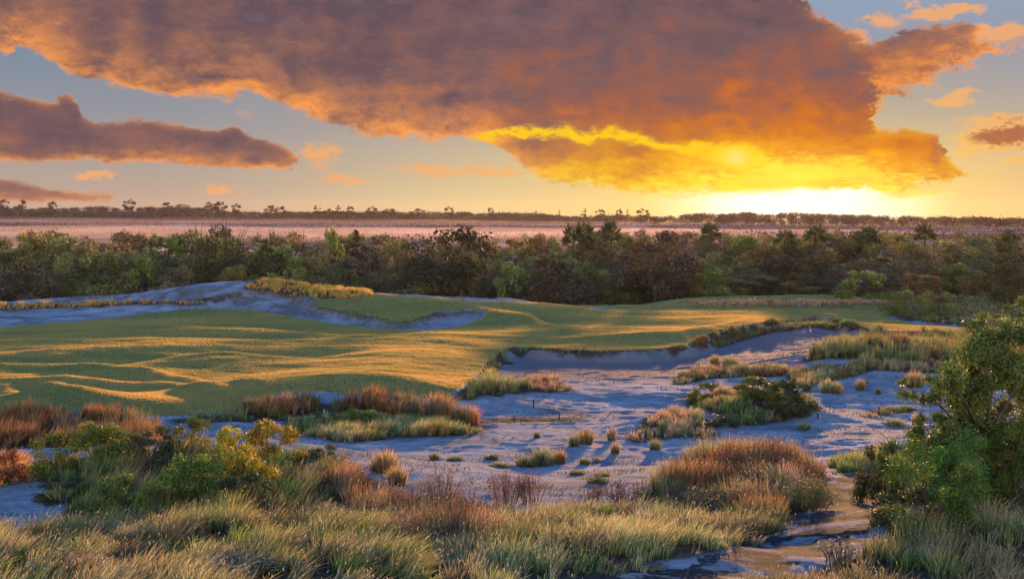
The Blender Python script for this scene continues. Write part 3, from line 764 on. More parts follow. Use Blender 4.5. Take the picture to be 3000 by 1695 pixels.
def pick_pal(mix, n, r, field=None):
    names = list(mix); wts = np.array([mix[k] for k in names], float); wts /= wts.sum()
    cum = np.cumsum(wts)
    uu = r.random(n) if field is None else np.clip(field, 0, .9999)
    k = np.minimum(np.searchsorted(cum, uu), len(names) - 1)
    b = np.empty((n, 3)); t = np.empty((n, 3))
    for i, nm in enumerate(names):
        m = k == i
        if m.any():
            P = PAL[nm]; j = r.integers(0, len(P), m.sum())
            b[m] = np.array([p_[0] for p_ in P])[j]; t[m] = np.array([p_[1] for p_ in P])[j]
    return b, t
GOLD_BLEACH = np.array([.62, .52, .36])
def grow_patch(name, label, uv, dens, nb, hr, bw, lean, mix, clump, seed, world_poly):
    r = np.random.default_rng(seed)
    lo, hi = world_poly.min(0), world_poly.max(0)
    A = (hi - lo).prod()
    n = int(A * dens)
    x = r.uniform(lo[0], hi[0], n); y = r.uniform(lo[1], hi[1], n)
    s = sdist(x, y, world_poly)
    edge = .12 * (hi - lo).min()
    keep = (s + fbm(x / 1.1, y / 1.1, 2, seed) * min(edge, 1.2)) < 0
    den = fbm(x / 1.7, y / 1.7, 3, seed + 3)
    keep &= (den > (-.34 + .22 * clump) - (r.random(n) < .45) * .5)
    # no plants out of the picture to the sides or behind the eye
    uu = 512 + F * x / np.maximum(y, 1)
    keep &= (uu > -130) & (uu < 1160) & (y > 17)
    x, y, s, den = x[keep], y[keep], s[keep], den[keep]
    n = len(x)
    if n == 0: return None
    z = ground_z(x, y)
    size = np.clip(.62 + 1.0 * (den + .25) + r.normal(0, .16, n), .35, 1.35) * ss(.1, -.8, s) ** .4
    field = np.clip(.5 + 1.25 * fbm(x / 3.0, y / 2.6, 3, seed + 9) + r.normal(0, .16, n), 0, .999)
    B, T = pick_pal(mix, n, r, field)
    k = np.maximum(4, (nb * np.clip(size, .5, 1.1)).astype(int))
    rep = np.repeat(np.arange(n), k); m = len(rep)
    rad = r.random(m) ** .7 * (.24 if nb < 60 else .36) * size[rep]
    a = r.uniform(0, 2 * np.pi, m)
    bx = x[rep] + np.cos(a) * rad; by = y[rep] + np.sin(a) * rad
    h = (hr[0] + (hr[1] - hr[0]) * r.random(m)) * size[rep]
    out_ = r.random(m) ** 1.3 * (.55 if nb < 60 else .75) * h
    wind = fbm(x / 4.0, y / 4.0, 2, seed + 20)[rep] * .5
    ddx = np.cos(a) * out_ + (lean + wind * .6) * h
    ddy = np.sin(a) * out_ - lean * .15 * h
    w = bw * r.uniform(.6, 1.25, m)
    j = r.normal(1, .34, (m, 1)).clip(.35, 2.0)
    tb = B[rep] * j; tt = T[rep] * j
    bl = r.random(m) < .05
    tt[bl] = GOLD_BLEACH * r.uniform(.7, 1.0, (bl.sum(), 1))
    v, q, t, c = blades(bx, by, z[rep] - .02, h, w, ddx, ddy, tb, tt, r)
    if y.mean() < 60:
        pick = np.nonzero(r.random(m) < (.08 if 'pale' in mix or 'tan' in mix else .03))[0]
        i5 = pick * 5 + 4; tp = v[i5]; nn = len(pick)
        dv = np.stack([r.normal(.25, .4, nn), r.normal(0, .3, nn), r.uniform(.6, 1.2, nn)], 1); dv /= np.linalg.norm(dv, axis=1)[:, None]
        L_ = r.uniform(.05, .10, nn)[:, None]; sx = np.array([[1.0, 0, 0]]) * .010
        hv = np.stack([tp - dv * L_ * .3, tp + dv * L_ * .4 + sx, tp + dv * L_, tp + dv * L_ * .4 - sx], 1).reshape(-1, 3)
        hc = np.repeat(np.array([[.58, .50, .38]]) * r.uniform(.6, 1.25, (nn, 1)), 4, 0)
        q = np.concatenate([q, (np.arange(nn) * 4)[:, None] + np.array([[0, 1, 2, 3]]) + len(v)]); v = np.concatenate([v, hv]); c = np.concatenate([c, hc])
    me = mesh_np(name, v, [q, t], m_grass, {'Col': c}, smooth=False)
    o = link(name, me)
    tag(o, label, 'grass', kind='stuff')
    return m
for i, (it, wpoly) in enumerate(zip(PATCH, ROUGH)):
    m = grow_patch(*it, 100 + i * 7, wpoly)
    print('patch', i, it[0], m)

# the nap of the mown turf: short upright blades that glow when the low sun shines through them
m_nap = newmat('turf_blades')
c_ = attr('Col', True)
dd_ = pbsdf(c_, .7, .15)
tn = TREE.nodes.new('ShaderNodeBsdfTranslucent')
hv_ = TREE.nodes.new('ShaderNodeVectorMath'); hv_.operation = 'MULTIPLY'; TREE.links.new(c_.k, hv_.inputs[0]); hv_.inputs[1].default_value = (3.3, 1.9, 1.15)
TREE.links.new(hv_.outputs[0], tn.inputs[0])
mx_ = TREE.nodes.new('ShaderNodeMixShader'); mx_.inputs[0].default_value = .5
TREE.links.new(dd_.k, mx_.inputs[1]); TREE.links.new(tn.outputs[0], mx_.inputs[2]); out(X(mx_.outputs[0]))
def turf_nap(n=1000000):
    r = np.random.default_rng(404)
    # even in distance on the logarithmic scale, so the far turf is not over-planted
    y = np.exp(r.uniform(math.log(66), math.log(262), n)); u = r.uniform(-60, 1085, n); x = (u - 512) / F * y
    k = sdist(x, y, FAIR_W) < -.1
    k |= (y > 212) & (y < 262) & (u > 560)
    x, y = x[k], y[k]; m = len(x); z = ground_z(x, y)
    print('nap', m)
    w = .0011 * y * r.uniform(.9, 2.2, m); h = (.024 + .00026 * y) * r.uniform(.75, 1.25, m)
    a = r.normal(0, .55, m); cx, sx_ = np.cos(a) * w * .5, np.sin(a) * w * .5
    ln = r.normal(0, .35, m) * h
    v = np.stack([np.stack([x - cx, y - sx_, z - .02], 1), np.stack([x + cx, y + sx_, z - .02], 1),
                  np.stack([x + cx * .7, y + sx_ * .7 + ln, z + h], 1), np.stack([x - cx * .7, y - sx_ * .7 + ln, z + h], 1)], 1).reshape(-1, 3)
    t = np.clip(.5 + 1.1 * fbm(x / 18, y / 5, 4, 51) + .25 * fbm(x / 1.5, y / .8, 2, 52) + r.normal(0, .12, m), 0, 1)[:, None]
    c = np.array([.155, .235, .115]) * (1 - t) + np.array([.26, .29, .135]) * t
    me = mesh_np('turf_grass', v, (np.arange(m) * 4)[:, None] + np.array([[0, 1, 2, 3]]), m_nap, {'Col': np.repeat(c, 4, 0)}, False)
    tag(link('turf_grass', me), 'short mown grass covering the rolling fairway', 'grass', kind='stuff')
turf_nap()

# ------------------------------------------------------------------ leaf cards and limbs
def leafcloud(centres, radii, n, size, base, tip, r, flat=.75, shell=.55, lit_dir=None):
    """n leaf quads spread through blobs"""
    centres = np.asarray(centres, float); radii = np.asarray(radii, float)
    vol = radii ** 2; pr = vol / vol.sum()
    k = r.choice(len(centres), n, p=pr)
    d = r.normal(size=(n, 3)); d /= np.linalg.norm(d, axis=1)[:, None]
    rr = (shell + (1 - shell) * r.random(n)) * (1 + .18 * r.normal(size=n))
    p_ = centres[k] + d * (rr * radii[k])[:, None] * np.array([1, 1, flat])
    # random orientation
    a = r.normal(size=(n, 3)) + d * .8; a /= np.linalg.norm(a, axis=1)[:, None]
    b = np.cross(a, r.normal(size=(n, 3))); b /= np.linalg.norm(b, axis=1)[:, None]
    c2 = np.cross(a, b)
    s = size * r.uniform(.55, 1.35, n)
    v = np.empty((n, 4, 3))
    v[:, 0] = p_ - b * s[:, None] * .75; v[:, 2] = p_ + b * s[:, None] * .75
    v[:, 1] = p_ + c2 * s[:, None] * .38; v[:, 3] = p_ - c2 * s[:, None] * .38
    t = r.random((len(centres), 1)) * .6 + .2
    mixv = np.clip(t[k] + r.normal(0, .25, (n, 1)), 0, 1)
    col_ = base * (1 - mixv) + tip * mixv
    col_ = col_ * r.uniform(.7, 1.3, (n, 1))
    q = (np.arange(n) * 4)[:, None] + np.array([[0, 1, 2, 3]])
    return v.reshape(-1, 3), q, np.repeat(col_, 4, 0)
def tube(pts, rad, k=6):
    """tapered tube along points"""
    pts = np.asarray(pts, float); V_, Q_ = [], []
    for i, p_ in enumerate(pts):
        d = pts[min(i + 1, len(pts) - 1)] - pts[max(i - 1, 0)]
        d /= np.linalg.norm(d) + 1e-9
        s = np.cross(d, [0, 1, .1]); s /= np.linalg.norm(s) + 1e-9
        t = np.cross(d, s)
        for j in range(k):
            a = 2 * math.pi * j / k
            V_.append(p_ + (s * math.cos(a) + t * math.sin(a)) * rad[i])
    for i in range(len(pts) - 1):
        for j in range(k):
            a = i * k + j; b = i * k + (j + 1) % k
            Q_.append([a, b, b + k, a + k])
    return np.array(V_), np.array(Q_)
class Acc:
    def __init__(s): s.v, s.f, s.c, s.n = [], [], [], 0
    def add(s, v, f, c=None):
        fs = f if isinstance(f, list) else [f]
        for q in fs: s.f.append(np.asarray(q) + s.n)
        s.v.append(v); s.n += len(v)
        if c is not None: s.c.append(c)
    def mesh(s, name, mat, smooth=False):
        f4 = [f for f in s.f if f.shape[1] == 4]; f3 = [f for f in s.f if f.shape[1] == 3]
        fl = ([np.concatenate(f4)] if f4 else []) + ([np.concatenate(f3)] if f3 else [])
        return mesh_np(name, np.concatenate(s.v), fl, mat, {'Col': np.concatenate(s.c)} if s.c else None, smooth)
def blobs(w, h, z0, n, r, shape='dome'):
    """crown made of clumps: centres and radii, in metres"""
    C_, R_ = [], []
    for i in range(n):
        t = r.random()
        zz = z0 + (h - z0) * t
        if shape == 'dome': lim = math.sqrt(max(.05, 1 - (max(0, t - .25) / .78) ** 2)) * (.8 + .2 * min(1, t * 4))
        elif shape == 'cone': lim = .15 + .85 * (1 - t) ** .8
        elif shape == 'column': lim = .55 + .35 * math.sin(t * 3.0)
        else: lim = .3 + .7 * math.sin(min(1, t * 1.1) * math.pi * .85)
        a = r.uniform(0, 2 * math.pi); q = math.sqrt(r.random()) * lim * w * .5
        rr = w * r.uniform(.10, .20) * (1.15 - .45 * t)
        C_.append((math.cos(a) * q, math.sin(a) * q, zz - rr * .3)); R_.append(rr)
    return C_, R_
def limbs(acc, w, h, z0, r, k=7, rad=.25):
    trunk = [(0, 0, -.3), (r.uniform(-.2, .2), r.uniform(-.2, .2), h * .3), (r.uniform(-.4, .4), r.uniform(-.4, .4), h * .6), (r.uniform(-.4, .4), 0, h * .85)]
    v, q = tube(trunk, [rad, rad * .75, rad * .45, rad * .15]); acc.add(v, q)
    for i in range(k):
        a = r.uniform(0, 2 * math.pi); t0 = r.uniform(.2, .7); L = w * r.uniform(.25, .45)
        b0 = np.array([0, 0, h * t0]); 
        b2 = b0 + np.array([math.cos(a) * L, math.sin(a) * L, h * r.uniform(.08, .28)])
        b1 = (b0 + b2) / 2 + np.array([0, 0, -.03 * h])
        v, q = tube([b0, b1, b2], [rad * .45, rad * .3, rad * .08], 5); acc.add(v, q)

TCOL = {
 'dark':  ((0.091, 0.102, 0.049), (0.260, 0.229, 0.088)),
 'olive': ((0.134, 0.147, 0.049), (0.416, 0.360, 0.099)),
 'moss':  ((0.123, 0.166, 0.045), (0.364, 0.399, 0.091)),
 'rusty': ((0.161, 0.113, 0.046), (0.437, 0.285, 0.090)),
 'umber': ((0.161, 0.123, 0.075), (0.352, 0.244, 0.119)),
}
def tree_mesh(kind, shape, w, h, nleaf, leaf, seed, nb=26, z0f=.12, twigs=0):
    r = np.random.default_rng(seed)
    C_, R_ = blobs(w, h, h * z0f, nb, r, shape)
    b, t = [np.array(x_) for x_ in TCOL[kind]]
    v, q, c = leafcloud(C_, R_, nleaf, leaf, b, t, r)
    a = Acc(); a.add(v, q, c)
    crown = a.mesh('crown', m_tree)
    a = Acc(); limbs(a, w, h, h * z0f, r, 7, .03 * h * .6)
    for i in range(twigs):
        x0 = r.uniform(-.3, .3) * w; y0 = r.uniform(-.2, .2) * w
        v, q = tube([(x0, y0, h * .7), (x0 * 1.1 + r.uniform(-.3, .3), y0, h * .86), (x0 * 1.25 + r.uniform(-.8, .8), y0, h * r.uniform(.92, 1.08))], [.07, .05, .02], 4); a.add(v, q)
    trunk = a.mesh('trunk', m_bark, True)
    return crown, trunk
def palm_mesh(h, seed, rfr=2.0):
    r = np.random.default_rng(seed)
    a = Acc(); lean = r.uniform(-.5, .5)
    v, q = tube([(0, 0, -.3), (lean * .3, 0, h * .5), (lean, 0, h * .93)], [.24, .19, .2], 7); a.add(v, q)
    trunk = a.mesh('trunk', m_bark, True)
    a = Acc(); top = np.array([lean, 0, h * .93])
    for i in range(44):
        az_ = r.uniform(0, 2 * math.pi); el_ = r.uniform(-.35, 1.2); L = rfr * r.uniform(.85, 1.15)
        d = np.array([math.cos(az_) * math.cos(el_), math.sin(az_) * math.cos(el_), math.sin(el_)])
        c0 = top + d * L * .45
        side = np.cross(d, [0, 0, 1]); side /= np.linalg.norm(side) + 1e-6
        up = np.cross(side, d)
        # fan of leaflets at the end of the stalk
        for j in range(11):
            t = (j - 5) / 5 * 1.25
            dd = d * math.cos(t) + side * math.sin(t) - np.array([0, 0, .35]) * abs(t)
            e = c0 + dd * L * .55
            wv = (up * .5 + side * .5) * .07 * rfr * .6
            v = np.array([c0 - wv * .5, c0 + wv * .5, (c0 + e) / 2 + wv, e, (c0 + e) / 2 - wv])
            cc = np.array([.085, .10, .04]) * r.uniform(.6, 1.8) + np.array([.03, .01, 0]) * r.random()
            a.add(v[[0, 1, 2, 4]], np.array([[0, 1, 2, 3]]), np.tile(cc, (4, 1)))
            a.add(v[[4, 2, 3]], np.array([[0, 1, 2]]), np.tile(cc, (3, 1)))
    return a.mesh('crown', m_tree), trunk

PROTO = {}
for k, (kind, shape, w, h, nl, lf, nb) in enumerate([
        ('dark', 'dome', 15, 14, 5200, .42, 34), ('umber', 'dome', 13, 12, 4600, .40, 30), ('olive', 'dome', 11, 11, 4000, .38, 26), ('moss', 'dome', 10, 9, 3600, .36, 24),
        ('rusty', 'dome', 8, 9, 2800, .34, 20), ('umber', 'column', 6, 12, 2600, .36, 20), ('dark', 'cone', 8, 14, 3400, .38, 26), ('olive', 'round', 9, 10, 3200, .36, 16),
        ('rusty', 'column', 5, 9, 2000, .34, 14), ('moss', 'round', 8, 6, 2800, .32, 14)]):
    PROTO[k] = (tree_mesh(kind, shape, w, h, nl, lf, 300 + k, nb), w, h, kind)
PROTO['twig'] = (tree_mesh('dark', 'dome', 14, 15, 5400, .40, 321, 34, .1, 26), 14, 15, 'dark')
PROTO['palm0'] = (palm_mesh(10, 41, 2.6), 5.5, 10, 'palm')
PROTO['palm1'] = (palm_mesh(10, 42, 2.9), 6, 10, 'palm')
def put_tree(key, x, y, z, w, h, rot, name, label, cat, group, trunk=True):
    (crown, tr), w0, h0, kd = PROTO[key]
    e = bpy.data.objects.new(name, None); COL.objects.link(e)
    e.location = (x, y, z); e.rotation_euler = (0, 0, rot)
    e.scale = (w / w0, w / w0, h / h0)
    e.empty_display_size = .5
    tag(e, label, cat, group)
    link('crown', crown, e)
    if trunk: link('trunk', tr, e)
    return e
def tree_uv(key, u, vtop, Y, wpx, rot=0, name='tree', label='', cat='tree', group=None, sink=.3, trunk=True):
    """a tree at distance Y whose top shows at row vtop"""
    x = (u - 512) / F * Y
    z = G1(x, Y) - sink
    h = CZ - (vtop - V0) * Y / F - z
    return put_tree(key, x, Y, z, wpx * Y / F, max(h, 1.5), rot, name, label, cat, group, trunk)

# ------------------------------------------------------------------ the wood beyond the fairway
WG = 'trees of the wood behind the fairway'
NAMED = [
 # key, u, vtop, Y, width px, name, label
 ('twig', 216, 226, 285, 66, 'tree', 'tall dark tree with bare twigs rising from its crown above the left dune'),
 (0, 453, 228, 262, 92, 'tree', 'largest dark domed tree, standing alone against the pink marsh at mid picture'),
 (1, 655, 232, 256, 78, 'tree', 'broad brown dome of a tree reaching down to the fairway right of the middle'),
 (1, 560, 262, 252, 66, 'tree', 'low wide grey brown tree between the two biggest domes of the wood'),
 (6, 268, 238, 275, 46, 'tree', 'dark narrow tree just right of the twiggy topped tree'),
 (2, 40, 233, 285, 62, 'tree', 'dark tree with a pointed top near the left edge of the wood'),
 (1, 20, 262, 256, 70, 'tree', 'brown bushy tree with pale thin stems at the far left foot of the wood'),
 (2, 95, 250, 268, 60, 'tree', 'olive tree with yellowish right flank in the left part of the wood'),
 (3, 330, 226, 300, 24, 'tree', 'small dark green tuft topped tree poking into the marsh above the sand dune'),
 (7, 296, 230, 310, 34, 'tree', 'flat topped green tree on the skyline left of the dark tuft topped tree'),
 (5, 356, 229, 292, 24, 'tree', 'slim dark tree with a notched top above the right end of the dune'),
 (9, 512, 268, 250, 30, 'tree', 'small round green tree squeezed between two dark domes'),
 (8, 470, 250, 256, 18, 'tree', 'orange lit slender tree on the right flank of the largest dome'),
 (4, 700, 246, 262, 24, 'tree', 'orange brown tree leaning on the right flank of the broad brown dome'),
 (0, 790, 245, 285, 60, 'tree', 'dark spreading tree in the middle of the right half of the wood'),
 (9, 718, 268, 250, 34, 'tree', 'small round bush like tree at the wood edge right of the broad brown dome'),
 (9, 866, 272, 246, 54, 'tree', 'long low dark green thicket tree on the edge of the right meadow'),
 (4, 915, 262, 244, 30, 'tree', 'amber leaved small tree at the right end of the meadow'),
 (8, 935, 275, 236, 26, 'tree', 'glowing orange sapling beside the amber leaved tree'),
 (1, 905, 268, 260, 60, 'tree', 'brown round tree behind the amber saplings'),
 (0, 860, 230, 330, 50, 'tree', 'dark tree with feathery spikes on the right skyline of the wood'),
 (6, 1010, 228, 245, 44, 'tree', 'tall black green tree at the right edge of the picture'),
 (0, 1016, 262, 225, 50, 'tree', 'dark bushy tree by the pale clearing at the right edge'),
 (4, 975, 262, 262, 30, 'tree', 'reddish tree left of the dark edge tree above the pale clearing'),
 (3, 940, 290, 205, 40, 'tree', 'dark green bush like tree where the fairway meets the scrub at right'),
 (3, 905, 289, 215, 34, 'tree', 'grey green bush like tree left of the scrub at the end of the fairway'),
]
for i, (k, u, vt, Y, wp, nm, lb) in enumerate(NAMED):
    t_ = tree_uv(k, u, vt, Y + (38 if u < 860 or Y > 250 else 0), wp * 1.25, i * 1.3, nm, lb, 'tree', None)
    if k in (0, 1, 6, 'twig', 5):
        sl = t_.children[0].material_slots[0]; sl.link = 'OBJECT'; sl.material = m_dark_leaf
PALMS = [(583, 224, 300, 'palm0', 'cabbage palm with the rounder crown, right one of the palm pair at mid picture'),
         (573, 228, 296, 'palm1', 'left one of the pair of cabbage palms beside each other at mid picture'),
         (612, 225, 298, 'palm1', 'single cabbage palm with spread fronds right of the palm pair'),
         (712, 224, 310, 'palm0', 'small palm with two upswept fronds standing out against the right marsh'),
         (815, 227, 320, 'palm1', 'palm on the skyline below the brightest part of the sunset'),
         (866, 227, 322, 'palm0', 'palm with star shaped crown on the right skyline of the wood'),
         (925, 226, 322, 'palm1', 'palm left of the highest trees of the right skyline'),
         (784, 230, 318, 'palm0', 'short palm half sunk in the skyline trees under the setting sun')]
for (u, vt, Y, k, lb) in PALMS:
    tree_uv(k, u, vt + 5, Y + 40, 26, u, 'palm_tree', lb, 'palm tree', 'cabbage palms in the wood')
# the trees nobody could tell apart, row by row towards the marsh
rw = np.random.default_rng(99)
sky_row = lambda u: float(np.interp(u, [-60, 0, 100, 180, 230, 260, 330, 420, 500, 540, 580, 640, 700, 760, 850, 930, 980, 1080], [232, 232, 233, 233, 231, 235, 233, 238, 239, 235, 231, 231, 234, 230, 228, 229, 234, 231]))
SHARED = {0: 'dark green domed tree', 1: 'umber brown domed tree', 2: 'olive tree', 3: 'mossy green low tree',
          4: 'small rusty leaved tree', 5: 'narrow brown tree', 6: 'dark pointed tree', 7: 'round olive tree',
          8: 'slender rusty tree', 9: 'low mossy bush like tree'}
rows = [(306, 54, 52, 278, 13), (318, 54, 54, 262, 12), (336, 50, 58, 250, 9), (362, 46, 54, 246, 7), (392, 44, 52, 0, 5)]
for ri, (Y, n, wp, vt, jit) in enumerate(rows):
    for i in range(n):
        u = -50 + 1130 * (i + rw.uniform(.1, .9)) / (n)
        if ri == 0 and u > 925 and u < 1005: continue
        Yj = Y + rw.uniform(-8, 8)
        top = (sky_row(u) if ri >= 3 else vt) + rw.uniform(-jit, jit)
        if ri == 3: top += 3
        if ri < 3 and 560 < u < 1000: top += 4
        top = max(top, sky_row(u) - 1)
        k = int(rw.choice([0, 1, 2, 3, 4, 5, 6, 7, 8, 9], p=[.18, .19, .17, .09, .05, .06, .05, .12, .03, .06] if u < 640 else [.14, .20, .17, .07, .10, .06, .04, .12, .05, .05]))
        w = wp * rw.uniform(.7, 1.35) * (.75 if k in (5, 8) else 1)
        where = ['by the fairway', 'near the fairway', 'deep inside the wood', 'near the marsh side', 'on the skyline'][ri]
        mark = ('left of the twiggy tree' if u < 200 else 'over the dune' if u < 400 else 'beside the biggest dome' if u < 540 else 'below the palm pair' if u < 640 else
                'under the sunset' if u < 850 else 'above the right meadow')
        tree_uv(k, u, top, Yj, w, rw.uniform(0, 6.28), 'tree', SHARED[k] + ', ' + where + ', ' + mark, 'tree', WG, trunk=(ri == 0))
# low growth in front of and between the trees
def scatter_leaves(name, label, cat, pts_fn, n, seed, cols_, size=(.25, .5), hgt=(0.1, 1.6)):
    r = np.random.default_rng(seed)
    x, y, s = pts_fn(r, n)
    z = ground_z(x, y) + r.random(len(x)) ** 1.5 * (hgt[1] - hgt[0]) * s + hgt[0]
    m = len(x)
    a = r.normal(size=(m, 3)); a /= np.linalg.norm(a, axis=1)[:, None]
    b = np.cross(a, r.normal(size=(m, 3))); b /= np.linalg.norm(b, axis=1)[:, None]
    sz = r.uniform(*size, m)[:, None]
    c2 = np.cross(a, b); p_ = np.stack([x, y, z], 1)
    v = np.stack([p_ - b * sz * .8, p_ + c2 * sz * .5, p_ + b * sz * .8, p_ - c2 * sz * .5], 1).reshape(-1, 3)
    cc = np.array(cols_)[r.integers(0, len(cols_), m)] * r.uniform(.6, 1.4, (m, 1))
    me = mesh_np(name, v, (np.arange(m) * 4)[:, None] + np.array([[0, 1, 2, 3]]), m_tree, {'Col': np.repeat(cc, 4, 0)}, False)
    tag(link(name, me), label, cat, kind='stuff')
def under(r, n):
    x = r.uniform(-195, 205, n); y = r.uniform(290, 400, n)
    s = np.clip(.6 + 1.4 * fbm(x / 7, y / 7, 3, 8), .15, 1.6)
    u = 512 + F * x / y
    k = ~((u > 925) & (u < 1000) & (y < 330)) & (y > np.interp(u, [0, 600, 700, 900, 1000], [292, 292, 300, 300, 292]))
    return x[k], y[k], s[k]
scatter_leaves('undergrowth', 'dark tangled undergrowth filling the gaps between the trunks of the wood', 'undergrowth', under, 60000, 5, [(.05, .05, .026), (.09, .075, .04), (.07, .075, .03), (.14, .09, .045)], (.25, .6), (0, 3.4))
def scrub(r, n):
    w = PP([(880, 311), (905, 300), (960, 296), (1080, 300), (1080, 328), (960, 325), (905, 320)], y1=420)
    lo, hi = w.min(0), w.max(0)
    x = r.uniform(lo[0], hi[0], n); y = r.uniform(lo[1], hi[1], n)
    k = sdist(x, y, w) < 0
    x, y = x[k], y[k]
    return x, y, np.clip(.5 + 1.6 * fbm(x / 4, y / 4, 3, 18), .05, 1.5)
scatter_leaves('scrub_undergrowth', 'purple brown and green scrub at the right end of the fairway', 'undergrowth', scrub, 26000, 6, [(.05, .055, .025), (.12, .07, .05), (.16, .09, .07), (.07, .08, .03)], (.12, .3), (0, 1.6))
def marsh_scrub(r, n):
    y = np.exp(r.uniform(math.log(520), math.log(2300), n)); u = r.uniform(-80, 1100, n)
    x = (u - 512) / F * y
    k = fbm(x / 500, y / 110, 3, 63) + fbm(x / 40, y / 60, 2, 64) * .3 > .13
    x, y = x[k], y[k]
    return x, y, np.ones(len(x)) * 1.5
scatter_leaves('marsh_scrub', 'thin dark lines of scrub across the pink misty marsh', 'undergrowth', marsh_scrub, 110000, 9, [(.05, .035, .03), (.12, .07, .05)], (.8, 2.0), (0, 3.2))

# ------------------------------------------------------------------ wooded ridge on the horizon
def far_forest(r, n):
    u = r.uniform(-90, 1120, n)
    foot, vf, vc = ridge_rows(u)
    t = r.random(n) ** .8
    y = foot + (3060 - foot) * t
    x = (u - 512) / F * y
    return x, y, np.clip(.75 + .7 * fbm(x / 60, y / 200, 3, 88), .35, 1.5)
r = np.random.default_rng(12)
u0 = r.uniform(-90, 1120, 2600); foot, vf, vc = ridge_rows(u0); t = np.where(r.random(2600) < .35, r.uniform(.9, 1.02, 2600), r.random(2600))
cy_ = foot + (3000 - foot) * t; cx_ = (u0 - 512) / F * cy_
cz_ = ground_z(cx_, cy_); sz_ = np.clip(9.5 + 8.0 * fbm(cx_ / 70, cy_ / 300, 3, 5) + r.normal(0, 1.2, 2600), 3, 14)
C_ = np.stack([cx_, cy_, cz_ + sz_ * .5], 1)
v, q, c = leafcloud(C_, sz_, 110000, 2.4, np.array([.022, .016, .016]), np.array([.05, .034, .028]), r, .62, .5)
tag(link('far_forest', mesh_np('far_forest', v, q, m_tree, {'Col': c}, False)), 'dark violet brown forest covering the long ridge on the horizon', 'forest', kind='stuff')
FAR = [(4, 199, 9, 2, 'broad tree at the left end of the ridge'), (22, 200, 11, 2, 'twin crowned tree second from the left on the ridge'), (52, 201, 9, 3, 'low tree on the ridge under the lowest cloud'),
       (130, 198, 10, 7, 'round headed tree alone above the ridge left of the middle'), (168, 202, 16, 2, 'broad tree left of the big ridge clump'), (182, 204, 16, 0, 'low broad tree joined to its left neighbour on the ridge'),
       (211, 202, 13, 1, 'tree at the left of the tall ridge clump'), (221, 201, 12, 3, 'highest rounded tree of the tall ridge clump'), (236, 202, 8, 7, 'pale brown round tree right of the tall ridge clump'),
       (272, 205, 14, 0, 'dark low tree on the ridge over the left dune'), (283, 206, 10, 2, 'small tree leaning on the dark low one above the left dune'),
       (318, 205, 9, 5, 'first of the row of trees at the left centre of the ridge'), (328, 206, 9, 4, 'second of the row of trees at the left centre of the ridge'), (338, 205, 9, 5, 'third and spikiest of the row of ridge trees'),
       (349, 206, 10, 2, 'last and widest of the row of ridge trees'), (372, 205, 8, 7, 'lone pale round tree right of the row on the ridge'), (389, 208, 12, 3, 'low tree on the ridge just left of the picture centre'),
       (418, 208, 12, 3, 'faint domed tree on the hazy middle of the ridge'), (449, 205, 7, 7, 'small round tree standing out above the big dark dome of the wood'), (491, 207, 6, 3, 'tiny tree on the ridge at mid picture'),
       (584, 208, 5, 5, 'thin tree with a dot of a crown on the middle of the ridge'), (600, 209, 9, 2, 'small dark tree left of the paired round trees'), (620, 207.5, 7, 7, 'left one of the two round trees on stalks on the ridge'),
       (628, 208.5, 3, 5, 'thin stick like tree between the two round trees'), (643, 207, 10, 7, 'right and larger one of the two round trees on the ridge'),
       (536, 210, 3, 5, 'faint spindly tree in the haze of the ridge'), (559, 209.5, 3, 5, 'second faint spindly tree in the haze of the ridge')]
m_ridge_leaf = newmat('dark_ridge_leaves')
out(pbsdf((.030, .022, .022), .9, .05))  # one flat dark colour replaces the leaf colours of the ridge trees
for i, (u, vt, wp, k, lb) in enumerate(FAR):
    Y = 2960; x = (u - 512) / F * Y; z = G1(x, Y)
    h = CZ - (vt - V0) * Y / F - z
    t_ = put_tree(k, x, Y, z, wp * Y / F * 1.25, h, i, 'tree', lb, 'tree', 'trees standing out on the horizon ridge')
    sl = t_.children[0].material_slots[0]; sl.link = 'OBJECT'; sl.material = m_ridge_leaf
# thin radio mast in front of the glare
a = Acc(); x, Y = (818 - 512) / F * 3000, 3000; z = G1(x, Y)
hm = CZ - (203 - V0) * Y / F - z
for s in ((-.5, -.3), (.5, -.3), (0, .6)):
    v, q = tube([(s[0], s[1], 0), (s[0] * .6, s[1] * .6, hm)], [.14, .10], 4); a.add(v, q)
for k in range(int(hm / 3)):
    v, q = tube([(-.45, -.3, k * 3.0), (.45, -.3, k * 3 + 1.5), (0, .5, k * 3 + 3.0)], [.06, .06, .06], 3); a.add(v, q)
m_metal = newmat('grey_metal'); out(pbsdf((.25, .25, .27), .6, .4))
o = link('radio_mast', a.mesh('radio_mast', m_metal)); o.location = (x, Y, z)
tag(o, 'thin lattice radio mast on the ridge in front of the sunset glare', 'mast')

# ------------------------------------------------------------------ mist over the marsh, and the air
def outward(me):
    bm = bmesh.new(); bm.from_mesh(me); bmesh.ops.recalc_face_normals(bm, faces=bm.faces); bm.to_mesh(me); bm.free()
    return me
def box_obj(name, x0, x1, y0, y1, z0, z1, mat):
    v = np.array([(x, y, z) for x in (x0, x1) for y in (y0, y1) for z in (z0, z1)], float)
    f = np.array([[0, 1, 3, 2], [4, 6, 7, 5], [0, 4, 5, 1], [2, 3, 7, 6], [0, 2, 6, 4], [1, 5, 7, 3]])
    return link(name, outward(mesh_np(name, v, f, mat, None, False)))
m_haze = newmat('haze')
vn = TREE.nodes.new('ShaderNodeVolumePrincipled')
vn.inputs['Color'].default_value = (.95, .78, .76, 1); vn.inputs['Density'].default_value = .000018
vn.inputs['Anisotropy'].default_value = .45
out(None, X(vn.outputs[0]))
tag(box_obj('haze', -6000, 6000, -60, 5600, -40, 75, m_haze), 'thin warm haze filling the air over the whole landscape', 'haze', kind='stuff')
